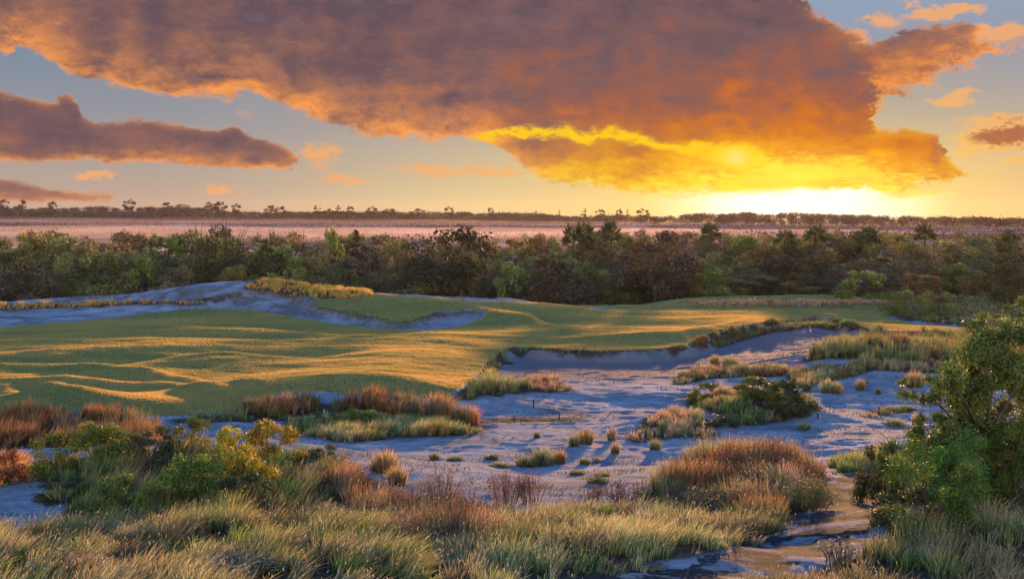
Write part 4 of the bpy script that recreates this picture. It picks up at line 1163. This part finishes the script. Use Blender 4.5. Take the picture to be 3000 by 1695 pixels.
m_mist = newmat('mist')
vn = TREE.nodes.new('ShaderNodeVolumePrincipled')
vn.inputs['Color'].default_value = (1.0, .80, .74, 1); vn.inputs['Density'].default_value = .0016
vn.inputs['Anisotropy'].default_value = .3
out(None, X(vn.outputs[0]))

def mist_bank(name, label, u0, u1, y0, y1, top):
    n, k = 22, 30
    I, J = np.meshgrid(np.linspace(0, 1, n + 1), np.linspace(0, 1, k + 1), indexing='ij')
    y = y0 + (y1 - y0) * I; u = u0 + (u1 - u0) * J; x = (u - 512) / F * y
    g = base_z(x.ravel(), y.ravel()).reshape(x.shape)
    w = (np.sin(np.pi * I) ** .6) * (np.sin(np.pi * J) ** .5) * np.clip(.75 + 1.3 * fbm(x / 130, y / 130, 3, int(top * 7)), .15, 1.5)
    t = np.stack([x, y, g + .3 + top * w], -1).reshape(-1, 3); b_ = np.stack([x, y, g - 3], -1).reshape(-1, 3)
    m = (n + 1) * (k + 1); id_ = np.arange(m).reshape(n + 1, k + 1)
    q = np.stack([id_[:-1, :-1], id_[:-1, 1:], id_[1:, 1:], id_[1:, :-1]], -1).reshape(-1, 4)
    ring = np.concatenate([id_[0, :], id_[1:, -1], id_[-1, -2::-1], id_[-2:0:-1, 0]])
    nx = np.roll(ring, -1)
    side = np.stack([ring, nx, nx + m, ring + m], -1)
    me = outward(mesh_np(name, np.concatenate([t, b_]), np.concatenate([q, q + m, side]), m_mist, None, False))
    tag(link(name, me), label, kind='stuff')
mist_bank('mist', 'wide band of pink ground mist lying across the far marsh', -500, 980, 1060, 1400, 6)
mist_bank('mist', 'pale pink mist bank on the left of the marsh behind the twiggy tree', -400, 330, 860, 1080, 6)
mist_bank('mist', 'pale pink mist bank in the middle of the marsh above the big domed tree', 290, 900, 900, 1130, 6)
_m = m_mist; m_mist = m_mist.copy(); m_mist.name = 'thin_mist'
[n for n in m_mist.node_tree.nodes if n.bl_idname == 'ShaderNodeVolumePrincipled'][0].inputs['Density'].default_value = .0003
mist_bank('mist', 'thin violet mist rising against the foot of the wooded ridge', -500, 900, 1750, 2350, 7)
m_mist = _m
mist_bank('mist', 'near wisp of pink mist just beyond the left half of the wood', -300, 250, 640, 800, 4)
mist_bank('mist', 'near wisp of pink mist just beyond the middle of the wood', 440, 800, 700, 850, 4)

# ------------------------------------------------------------------ tussocks on the sand
def tussock_mesh(mix, seed, n=230, rad=.32, h=(.45, .8), bw=.035, droop=.6):
    r = np.random.default_rng(seed)
    a = r.uniform(0, 2 * np.pi, n); q = r.random(n) ** .6 * rad
    B, T = pick_pal(mix, n, r)
    hh = r.uniform(*h, n) * (1 - .3 * (q / rad) ** 2)
    o_ = q / rad * droop * hh * r.uniform(.6, 1.3, n)
    j = r.normal(1, .18, (n, 1)).clip(.5, 1.5)
    v, qd, t, c = blades(np.cos(a) * q, np.sin(a) * q, np.zeros(n), hh, bw * r.uniform(.6, 1.2, n), np.cos(a) * o_ + .05, np.sin(a) * o_, B * j, T * j, r)
    return mesh_np('tussock', v, [qd, t], m_grass, {'Col': c}, False)
TUS = {'tan': tussock_mesh({'tan': 5, 'olive': 1}, 1), 'orange': tussock_mesh({'orange': 4, 'tan': 2, 'olive': 1}, 2), 'pink': tussock_mesh({'pink': 4, 'tan': 2}, 3), 'olive': tussock_mesh({'olive': 5, 'tan': 2}, 4),
       'green': tussock_mesh({'green': 4, 'olive': 2}, 5), 'dark': tussock_mesh({'brown': 4, 'green': 2}, 6)}
def tussock(kind, u, v, wpx, hpx, label, cat='tussock', group='grass tussocks scattered on the pale sand'):
    x, y, z = AT(u, v)
    w = wpx * y / F; h = hpx * y / F
    o = link('grass_tussock', TUS[kind]); o.location = (x, y, z - .02); o.scale = (w / .95, w / .95, h / .62)
    o.rotation_euler = (0, 0, u)
    tag(o, label, cat, group)
TT = [
 ('orange', 585, 443, 22, 16, 'tan brown tussock left of the orange slope, on the middle of the sand'),
 ('tan', 574, 445, 14, 12, 'smaller tan tussock hugging the left side of the brown one in mid sand'),
 ('pink', 612, 440, 12, 15, 'upright pinkish tussock between the brown tussock and the orange slope'),
 ('tan', 655, 449, 15, 12, 'single round tan tussock in front of the orange slope'),
 ('orange', 615, 453, 12, 12, 'orange tussock in front of the upright pinkish one'),
 ('tan', 543, 464, 30, 18, 'large pale plumed tussock in the middle of the near sand'),
 ('olive', 526, 465, 26, 11, 'low olive tussock joined to the left of the large plumed one'),
 ('orange', 560, 463, 16, 15, 'gold tipped tussock at the right shoulder of the large plumed one'),
 ('dark', 537, 437, 8, 6, 'tiny dark tuft alone on the open sand above the plumed tussock'),
 ('olive', 434, 459, 12, 8, 'small olive tussock at the left end of the thin weed line'),
 ('olive', 455, 460, 22, 5, 'flat thin weed line on the near sand right of the small olive tussock'),
 ('dark', 492, 458, 18, 5, 'flat dark weed patch left of the plumed tussock'),
 ('tan', 500, 466, 22, 5, 'flat straw patch in front of the dark weed patch'),
 ('tan', 585, 463, 14, 7, 'low straw tuft right of the gold tipped tussock'),
 ('pink', 597, 462, 8, 7, 'small pink tuft at the right of the low straw tuft'),
 ('olive', 577, 474, 20, 6, 'flat olive weed patch below the plumed tussock'),
 ('olive', 603, 476, 20, 5, 'second flat olive weed patch farther right on the near sand'),
 ('dark', 597, 482, 26, 6, 'dark flat weed patch nearest to the foreground brush'),
 ('orange', 386, 471, 30, 22, 'orange and green tussock beside the rust brown growth at left'),
 ('orange', 398, 484, 26, 20, 'orange tipped tussock nearest the pale sand at the foot of the rust growth'),
 ('tan', 375, 470, 14, 12, 'tan tussock behind the orange tipped pair'),
 ('tan', 830, 392, 24, 14, 'broad tan green tussock right of the shrubby hillock'),
 ('orange', 839, 393, 10, 9, 'small orange tussock touching the broad one right of the hillock'),
 ('orange', 860, 389, 12, 11, 'lone tan tussock on the right sand flat'),
 ('dark', 878, 393, 7, 6, 'tiny brown tuft right of the lone tan tussock'),
 ('dark', 866, 384, 6, 5, 'small dark tuft above the lone tan tussock'),
 ('olive', 804, 428, 16, 6, 'flat olive tuft on the sand below the hillock'),
 ('tan', 895, 425, 24, 7, 'sparse straw tuft beside the leafy branches at right'),
 ('orange', 918, 424, 16, 12, 'pale orange tuft behind the tip of the lower leafy branch'),
 ('orange', 915, 386, 24, 16, 'pinkish orange tussock beside the leafy tree on the upper sand'),
 ('tan', 730, 366, 20, 11, 'plumed tussock on the tan grass band at the foot of the waste bunker'),
 ('olive', 746, 374, 30, 12, 'rounded tussock in the middle of the tan grass band'),
 ('orange', 715, 364, 14, 10, 'orange tipped tussock at the top left of the tan grass band'),
 ('orange', 722, 398, 26, 13, 'orange straw tussock on the left brow of the shrubby hillock'),
 ('tan', 60, 500, 30, 18, 'tan tussock on the small pale sand patch at the left edge'),
 ('tan', 866, 367, 22, 15, 'golden plume tussock at the upper end of the long grass ridge'),
 ('dark', 500, 395, 8, 4, 'tiny dark tuft on the blue sand left of the upright stakes'),
 ('dark', 516, 392, 8, 4, 'tiny dark tuft behind the left stake on the blue sand'),
]
for t in TT: tussock(*t)

# ------------------------------------------------------------------ shrubs
def shrub_mesh(cb, ct, w, h, n, leaf, seed, nb=16, stems=14, flat=.8, upright=0.0):
    r = np.random.default_rng(seed)
    C_, R_ = blobs(w, h, h * .02, nb, r, 'dome')
    v, q, c = leafcloud(C_, R_, n, leaf, np.array(cb), np.array(ct), r, flat, .35)
    a = Acc(); a.add(v, q, c); fol = a.mesh('foliage', m_leaf)
    a = Acc()
    for i in range(stems):
        c0 = C_[i % len(C_)]
        e = np.array(c0) + np.array([0, 0, R_[i % len(C_)] * .5])
        v, q = tube([(r.uniform(-.1, .1), r.uniform(-.1, .1), -.05), e * np.array([.6, .6, .55]), e], [.02, .014, .006], 4); a.add(v, q)
    return fol, a.mesh('stem', m_bark, True), w, h
def twig_mesh(w, h, n, seed, tips, nleaf, leaf):
    """bare upright stems with small leaves"""
    r = np.random.default_rng(seed); a = Acc(); ends = []
    for i in range(n):
        an = r.uniform(0, 6.28); q0 = math.sqrt(r.random()) * w * .25
        x0, y0 = math.cos(an) * q0, math.sin(an) * q0
        L = h * r.uniform(.6, 1.0) * (1 - .3 * (q0 / (w * .25)) ** 2)
        x1, y1 = x0 * 2.0 + r.normal(0, .05), y0 * 2.0 + r.normal(0, .05)
        xm, ym = (x0 + x1) / 2 - (x1 - x0) * .12, (y0 + y1) / 2
        v, q = tube([(x0, y0, -.05), (xm, ym, L * .55), (x1, y1, L)], [.013, .010, .004], 3); a.add(v, q)
        for s in range(3):
            t = r.uniform(.4, .9); b = np.array([x0 + (x1 - x0) * t, y0 + (y1 - y0) * t, L * t])
            e = b + np.array([r.normal(0, .10), r.normal(0, .10), r.uniform(.1, .28)]) * h
            v, q = tube([b, e], [.007, .003], 3); a.add(v, q); ends.append(e)
        ends.append(np.array([x1, y1, L])); ends.append(np.array([xm, ym, L * .55]))
    st = a.mesh('stem', m_twig)
    k = r.integers(0, len(ends), nleaf); E = np.array(ends)[k] + r.normal(0, .045 * h, (nleaf, 3))
    E[:, 2] = np.abs(E[:, 2]) * r.uniform(.25, 1, nleaf) ** .35
    v, q, c = leafcloud(E, np.full(nleaf, .03), nleaf, leaf, np.array(tips[0]), np.array(tips[1]), r)
    a = Acc(); a.add(v, q, c)
    return a.mesh('foliage', m_leaf), st, w, h
m_twig = newmat('twigs')
p = pos(); out(pbsdf(ramp(noise(p, 4.0, 3, .6), [(.3, (.14, .095, .06)), (.7, (.34, .24, .16))]), .85, .1))
SH = {
 'green':  [shrub_mesh((.085, .12, .025), (.30, .37, .07), 2.2, 1.6, 8000, .062, 501 + k, 26) for k in range(2)],
 'yellow': [shrub_mesh((.20, .18, .025), (.66, .50, .07), 2.2, 1.5, 8000, .058, 511 + k, 26) for k in range(2)],
 'dark':   [shrub_mesh((.045, .06, .022), (.15, .17, .06), 2.2, 1.5, 7000, .062, 521 + k, 24) for k in range(2)],
 'rust':   [shrub_mesh((.10, .04, .02), (.34, .12, .05), 2.0, 1.3, 3000, .06, 531)],
 'bright': [shrub_mesh((.055, .105, .02), (.19, .34, .055), 2.4, 2.4, 15000, .04, 541, 20, 18, 1.2)],
 'twig':   [twig_mesh(1.6, 1.6, 46, 551 + k, ((.20, .11, .06), (.50, .27, .16)), 1500, .04) for k in range(2)],
 'red':    [twig_mesh(2.4, 2.0, 70, 561 + k, ((.22, .13, .05), (.66, .33, .13)), 4200, .05) for k in range(2)],
 'oliv':   [twig_mesh(2.4, 2.0, 70, 571 + k, ((.11, .11, .045), (.38, .32, .12)), 6500, .05) for k in range(2)],
 'silver': [twig_mesh(.8, .7, 30, 581, ((.30, .32, .24), (.62, .60, .46)), 500, .03)],
}
_n = {}
def shrub(kind, u, v, wpx, hpx, label, cat='shrub', group=None, name='shrub', y0=12):
    k = _n.get(kind, 0); _n[kind] = k + 1
    fol, st, w0, h0 = SH[kind][k % len(SH[kind])]
    x, y, z = AT(u, v, y0)
    e = bpy.data.objects.new(name, None); COL.objects.link(e)
    hpx *= 1.18; s = wpx * 1.15 * y / F / w0; e.location = (x, y, z - .05); e.scale = (s, s, hpx * y / F / h0); e.rotation_euler = (0, 0, u * .7)
    tag(e, label, cat, group)
    link('foliage', fol, e); link('stem', st, e)
SS = [
 ('green', 55, 474, 50, 36, 'bright green shrub at the left end of the left thicket, next to the red bracken'),
 ('green', 100, 466, 60, 36, 'green shrub second from the left in the left thicket'),
 ('dark', 150, 462, 64, 30, 'dark green shrub in the back row of the left thicket'),
 ('green', 195, 450, 42, 28, 'small green shrub against the pale sand strip behind the left thicket'),
 ('yellow', 268, 464, 66, 36, 'rounded yellow green shrub at the back right of the left thicket'),
 ('yellow', 228, 462, 40, 30, 'yellow shrub between the small green one and the rounded yellow green one'),
 ('yellow', 240, 500, 60, 44, 'tall yellow tinged shrub in the centre of the left thicket'),
 ('green', 190, 508, 70, 44, 'large mid green shrub in the front of the left thicket'),
 ('dark', 245, 512, 64, 34, 'dark shrub at the foot of the tall yellow tinged one'),
 ('green', 120, 514, 64, 34, 'green shrub at the front left corner of the left thicket'),
 ('yellow', 86, 444, 24, 18, 'small yellow bush in front of the rust bank at left'),
 ('dark', 320, 470, 50, 22, 'dark brown green shrub right of the rounded yellow one'),
 ('dark', 62, 498, 46, 20, 'low dark shrub beside the small sand patch at the left edge'),
 ('rust', 14, 480, 44, 26, 'red orange shrub at the left edge of the picture'),
 ('green', 360, 426, 56, 14, 'low green shrub on the near slope of the central grass mound'),
 ('dark', 322, 428, 46, 14, 'low dark green shrub at the left of the near slope of the central mound'),
 ('green', 708, 402, 34, 17, 'green shrub on the left side of the hillock in the sand'),
 ('green', 758, 394, 44, 15, 'low green shrub on top of the hillock in the sand'),
 ('dark', 790, 410, 44, 26, 'dark green shrub on the right side of the hillock in the sand'),
 ('green', 780, 400, 30, 16, 'gold flecked green shrub behind the dark one on the hillock'),
 ('dark', 720, 424, 34, 10, 'flat dark shrub lying on the sandy front of the hillock'),
 ('red', 735, 474, 46, 30, 'red brown twiggy bush at the top of the big bush beside the path'),
 ('red', 765, 472, 46, 33, 'tallest red tipped part bush of the big bush beside the path'),
 ('oliv', 700, 490, 56, 28, 'olive twiggy bush at the left of the big bush beside the path'),
 ('oliv', 760, 498, 60, 28, 'dense olive brown bush in the middle by the path'),
 ('red', 805, 490, 44, 30, 'orange brown bush overhanging the gravel path'),
 ('oliv', 715, 512, 60, 24, 'low olive bush at the front of the big bush beside the path'),
 ('red', 680, 484, 38, 24, 'pink tipped twiggy bush nearest to the blue sand'),
 ('oliv', 810, 508, 50, 30, 'low dark bush at the edge of the gravel path'),
 ('twig', 440, 512, 46, 40, 'bare purple brown twig bush in front of the sand, left one of the row'),
 ('twig', 415, 520, 50, 38, 'dense rust twig bush left of the bare purple one'),
 ('twig', 505, 505, 36, 34, 'thin bare twig bush standing before the open sand'),
 ('twig', 532, 502, 30, 34, 'thin bare twig bush right of its taller twin before the open sand'),
 ('twig', 470, 536, 60, 44, 'tall brown twig bush in the lower middle'),
 ('twig', 400, 545, 50, 36, 'brown twig bush above the pale feathery grass at the lower middle left'),
 ('twig', 620, 506, 40, 24, 'low brown twig bush between the sand and the pale feathery grass'),
 ('twig', 590, 504, 24, 22, 'small dark twig bush left of the low brown one'),
 ('silver', 70, 574, 60, 26, 'silvery dried flower heads in the lower left corner'),
 ('silver', 100, 580, 50, 26, 'silvery dried flower heads right of those in the lower left corner'),
 ('silver', 232, 578, 70, 22, 'pale dried flower heads at the bottom edge left of the middle'),
 ('silver', 262, 572, 50, 20, 'pale dried flower heads right of the bottom edge cluster'),
 ('silver', 643, 502, 20, 24, 'bleached grey plant beside the small dark twig bush'),
 ('silver', 840, 562, 40, 24, 'pale grass plume at the lower edge of the path'),
 ('dark', 905, 522, 60, 34, 'dark green shrub right of the path under the bright feathery shrub'),
 ('dark', 880, 502, 40, 50, 'dark shrub on the right bank of the path'),
]
for s in SS: shrub(*s)
shrub('bright', 925, 528, 92, 74, 'bright lime green feathery shrub at the right of the path')
shrub('bright', 968, 512, 86, 66, 'second lime green feathery shrub against the dark leaves at right')
shrub('bright', 1018, 515, 80, 80, 'olive lime shrub cut by the right edge of the picture')
shrub('bright', 900, 498, 50, 50, 'small lime green shrub leaning over the path from the right')

# ------------------------------------------------------------------ leafy tree at the right edge
def leafy_tree():
    r = np.random.default_rng(77)
    Y = 40.0
    x0 = (975 - 512) / F * Y; z0 = G1(x0, Y) - .2
    e = bpy.data.objects.new('leafy_tree', None); COL.objects.link(e); e.location = (x0, Y, z0)
    tag(e, 'big dark leafed tree with branches reaching out over the sand at the right edge', 'tree')
    def L(u, v, dy=0.0):
        y = Y + dy
        return np.array([(u - 512) / F * y - x0, dy, CZ - (v - V0) / F * y - z0])
    br = [  # branch rows: points u, v, depth
      [(985, 520, 0), (985, 440, .2), (992, 380, 0), (1002, 335, 0)],
      [(990, 500, 0), (960, 460, -.5), (925, 455, -1), (892, 446, -1.3)],
      [(985, 470, 0), (965, 430, .4), (940, 405, .6), (914, 396, .8)],
      [(987, 440, 0), (965, 400, -.5), (952, 385, -.8), (930, 378, -.8)],
      [(990, 420, 0), (978, 365, .6), (975, 340, .8), (980, 322, .9)],
      [(990, 430, 0), (1015, 390, -.6), (1030, 350, -.8), (1045, 325, -.8)],
      [(990, 490, 0), (1020, 470, .5), (1050, 440, .8), (1075, 420, .8)],
      [(985, 500, 0), (955, 480, .8), (930, 472, 1.1), (905, 470, 1.2)],
      [(992, 380, 0), (1005, 350, .8), (1016, 325, 1), (1024, 312, 1)],
      [(985, 445, 0), (950, 430, .8), (930, 425, 1.2), (918, 428, 1.2)],
      [(988, 520, 0), (1010, 500, -.8), (1035, 490, -1), (1060, 485, -1)]]
    a = Acc(); cent, rad = [], []
    for k, b in enumerate(br):
        P_ = [L(*q) for q in b]
        r0 = .16 if k == 0 else .07
        v, q = tube(P_, [r0, r0 * .7, r0 * .45, r0 * .15], 6); a.add(v, q)
        for i in range(len(P_) - 1):
            n = 3 if i else 1
            for s in range(n):
                t = r.random(); c0 = P_[i] * (1 - t) + P_[i + 1] * t
                e2 = c0 + r.normal(0, .38, 3) + np.array([0, 0, .15])
                v, q = tube([c0, (c0 + e2) / 2 + r.normal(0, .05, 3), e2], [.02, .014, .006], 4); a.add(v, q)
                cent.append(e2); rad.append(r.uniform(.30, .52) * (1.0 if i < 2 else .75))
        cent.append(P_[-1]); rad.append(.26)
    # fill of the inner crown
    for i in range(230):
        u = r.uniform(925, 1060); v = r.uniform(326, 530) if u > 965 else r.uniform(372 if u > 948 else 430, 520)
        cent.append(L(u, v, r.uniform(-.6, 1.2))); rad.append(r.uniform(.35, .6))
    link('trunk', a.mesh('trunk', m_bark, True), e)
    v, q, c = leafcloud(cent, rad, 120000, .085, np.array([.060, .085, .025]), np.array([.24, .28, .065]), r, .85, .15)
    a = Acc(); a.add(v, q, c)
    v, q, c = leafcloud(cent, rad, 3000, .06, np.array([.25, .20, .05]), np.array([.42, .30, .09]), r, .9, .5)
    a.add(v, q, c)
    link('crown', a.mesh('crown', m_leaf), e)
leafy_tree()

# ------------------------------------------------------------------ stakes, egret
m_wood = newmat('weathered_stake')
p = pos(); out(pbsdf(ramp(noise(vmul(p, (30, 30, 4)), 1.0, 4, .6), [(.3, (.02, .022, .03)), (.7, (.07, .07, .085))]), .8, .2))
def stake(u, v, hpx, label, tilt=0.0):
    x, y, z = AT(u, v); h = hpx * y / F
    a = Acc()
    v_, q = tube([(0, 0, -.3), (0, 0, h * .96), (0, 0, h * .96), (0, 0, h)], [.055, .05, .05, .02], 8); a.add(v_, q)
    n = 8; a.add(np.array([[0, 0, h]] + [[.02 * math.cos(6.283 * k / n), .02 * math.sin(6.283 * k / n), h] for k in range(n)]), np.array([[0, 1 + k, 1 + (k + 1) % n] for k in range(n)]))
    v_, q = tube([(0, 0, h * .8), (0, 0, h * .86)], [.062, .062], 8); a.add(v_, q)
    o = link('stake', a.mesh('stake', m_wood, False)); o.location = (x, y, z); o.rotation_euler = (0, tilt, 0)
    tag(o, label, 'stake', 'upright stakes in the sand')
stake(533.5, 408, 9, 'taller dark stake standing alone on the blue sand')
stake(559, 420, 8.5, 'dark stake at the end of the sparse grass line', .05)
stake(879, 413, 7, 'short dark stake in the low grass strip on the right sand flat')
stake(818, 418, 5, 'stubby dark stake at the foot of the hillock')

def egret():
    m_w = newmat('white_feathers'); out(pbsdf((.80, .78, .75), .7, .2))
    m_b = newmat('black_leg'); out(pbsdf((.03, .03, .03), .6, .3))
    m_y = newmat('yellow_bill'); out(pbsdf((.6, .38, .05), .5, .4))
    x, y, z = AT(754.5, 302, 12)
    s = 1.35
    e = bpy.data.objects.new('egret', None); COL.objects.link(e); e.location = (x, y, z); e.scale = (s, s, s); e.rotation_euler = (0, 0, R(25))
    tag(e, 'white long necked wading bird standing on the grass before the wood', 'bird')
    pts = [((-.24, 0, .40), .03), ((-.12, 0, .47), .085), ((0, 0, .53), .11), ((.10, 0, .60), .085), ((.14, 0, .68), .045), ((.10, 0, .78), .028), ((.07, 0, .88), .024), ((.10, 0, .96), .024), ((.14, 0, .995), .032), ((.18, 0, .99), .022)]
    bm = bmesh.new(); vs = [bm.verts.new(p_[0]) for p_ in pts]
    for i in range(len(vs) - 1): bm.edges.new((vs[i], vs[i + 1]))
    me = bpy.data.meshes.new('body'); bm.to_mesh(me); bm.free()
    b = link('body', me, e); b.data.materials.append(m_w)
    sk = b.modifiers.new('skin', 'SKIN')
    for sv, p_ in zip(me.skin_vertices[0].data, pts): sv.radius = (p_[1], p_[1] * .85)
    me.skin_vertices[0].data[0].use_root = True
    b.modifiers.new('sub', 'SUBSURF').levels = 2; b.modifiers['sub'].render_levels = 2
    a = Acc(); v_, q = tube([(.17, 0, .99), (.24, 0, .975), (.31, 0, .955)], [.014, .009, .002], 6); a.add(v_, q); link('bill', a.mesh('bill', m_y, True), e)
    for sd_ in (-1, 1):
        a = Acc(); v_, q = tube([(-.02, .035 * sd_, .48), (.02, .04 * sd_, .27), (-.015, .045 * sd_, .0)], [.016, .010, .008], 6); a.add(v_, q)
        for t in (-.5, 0, .5):
            v_, q = tube([(-.015, .045 * sd_, .005), (-.015 + .08 * math.cos(t), .045 * sd_ + .08 * math.sin(t), .004)], [.007, .003], 4); a.add(v_, q)
        link('leg', a.mesh('leg', m_b, True), e)
egret()

# ------------------------------------------------------------------ specks of low growth on the sand
def sprigs():
    r = np.random.default_rng(31)
    n = 60000
    y = np.exp(r.uniform(math.log(38), math.log(190), n)); u = r.uniform(-40, 1060, n); x = (u - 512) / F * y
    k = (sdist(x, y, FAIR_W) > .2) & (fbm(x / 4, y / 3, 3, 71) + fbm(x / .9, y / .9, 2, 72) * .6 > .18) & (sdist(x, y, PATH_W) > 0)
    x, y = x[k], y[k]; m = len(x); z = ground_z(x, y)
    B, T = pick_pal({'brown': 3, 'olive': 2, 'tan': 2}, m, r)
    h = r.uniform(.04, .2, m); a = r.uniform(0, 6.28, m)
    v, q, t, c = blades(x, y, z, h, .03 * r.uniform(.7, 2, m) * (y / 60).clip(.7, 2), np.cos(a) * h * .8, np.sin(a) * h * .8, B * .8, T * .7, r)
    tag(link('ground_weeds', mesh_np('ground_weeds', v, [q, t], m_grass, {'Col': c}, False)), 'tiny weeds and dead sprigs sprinkled over the bare sand', 'weeds', kind='stuff')
sprigs()
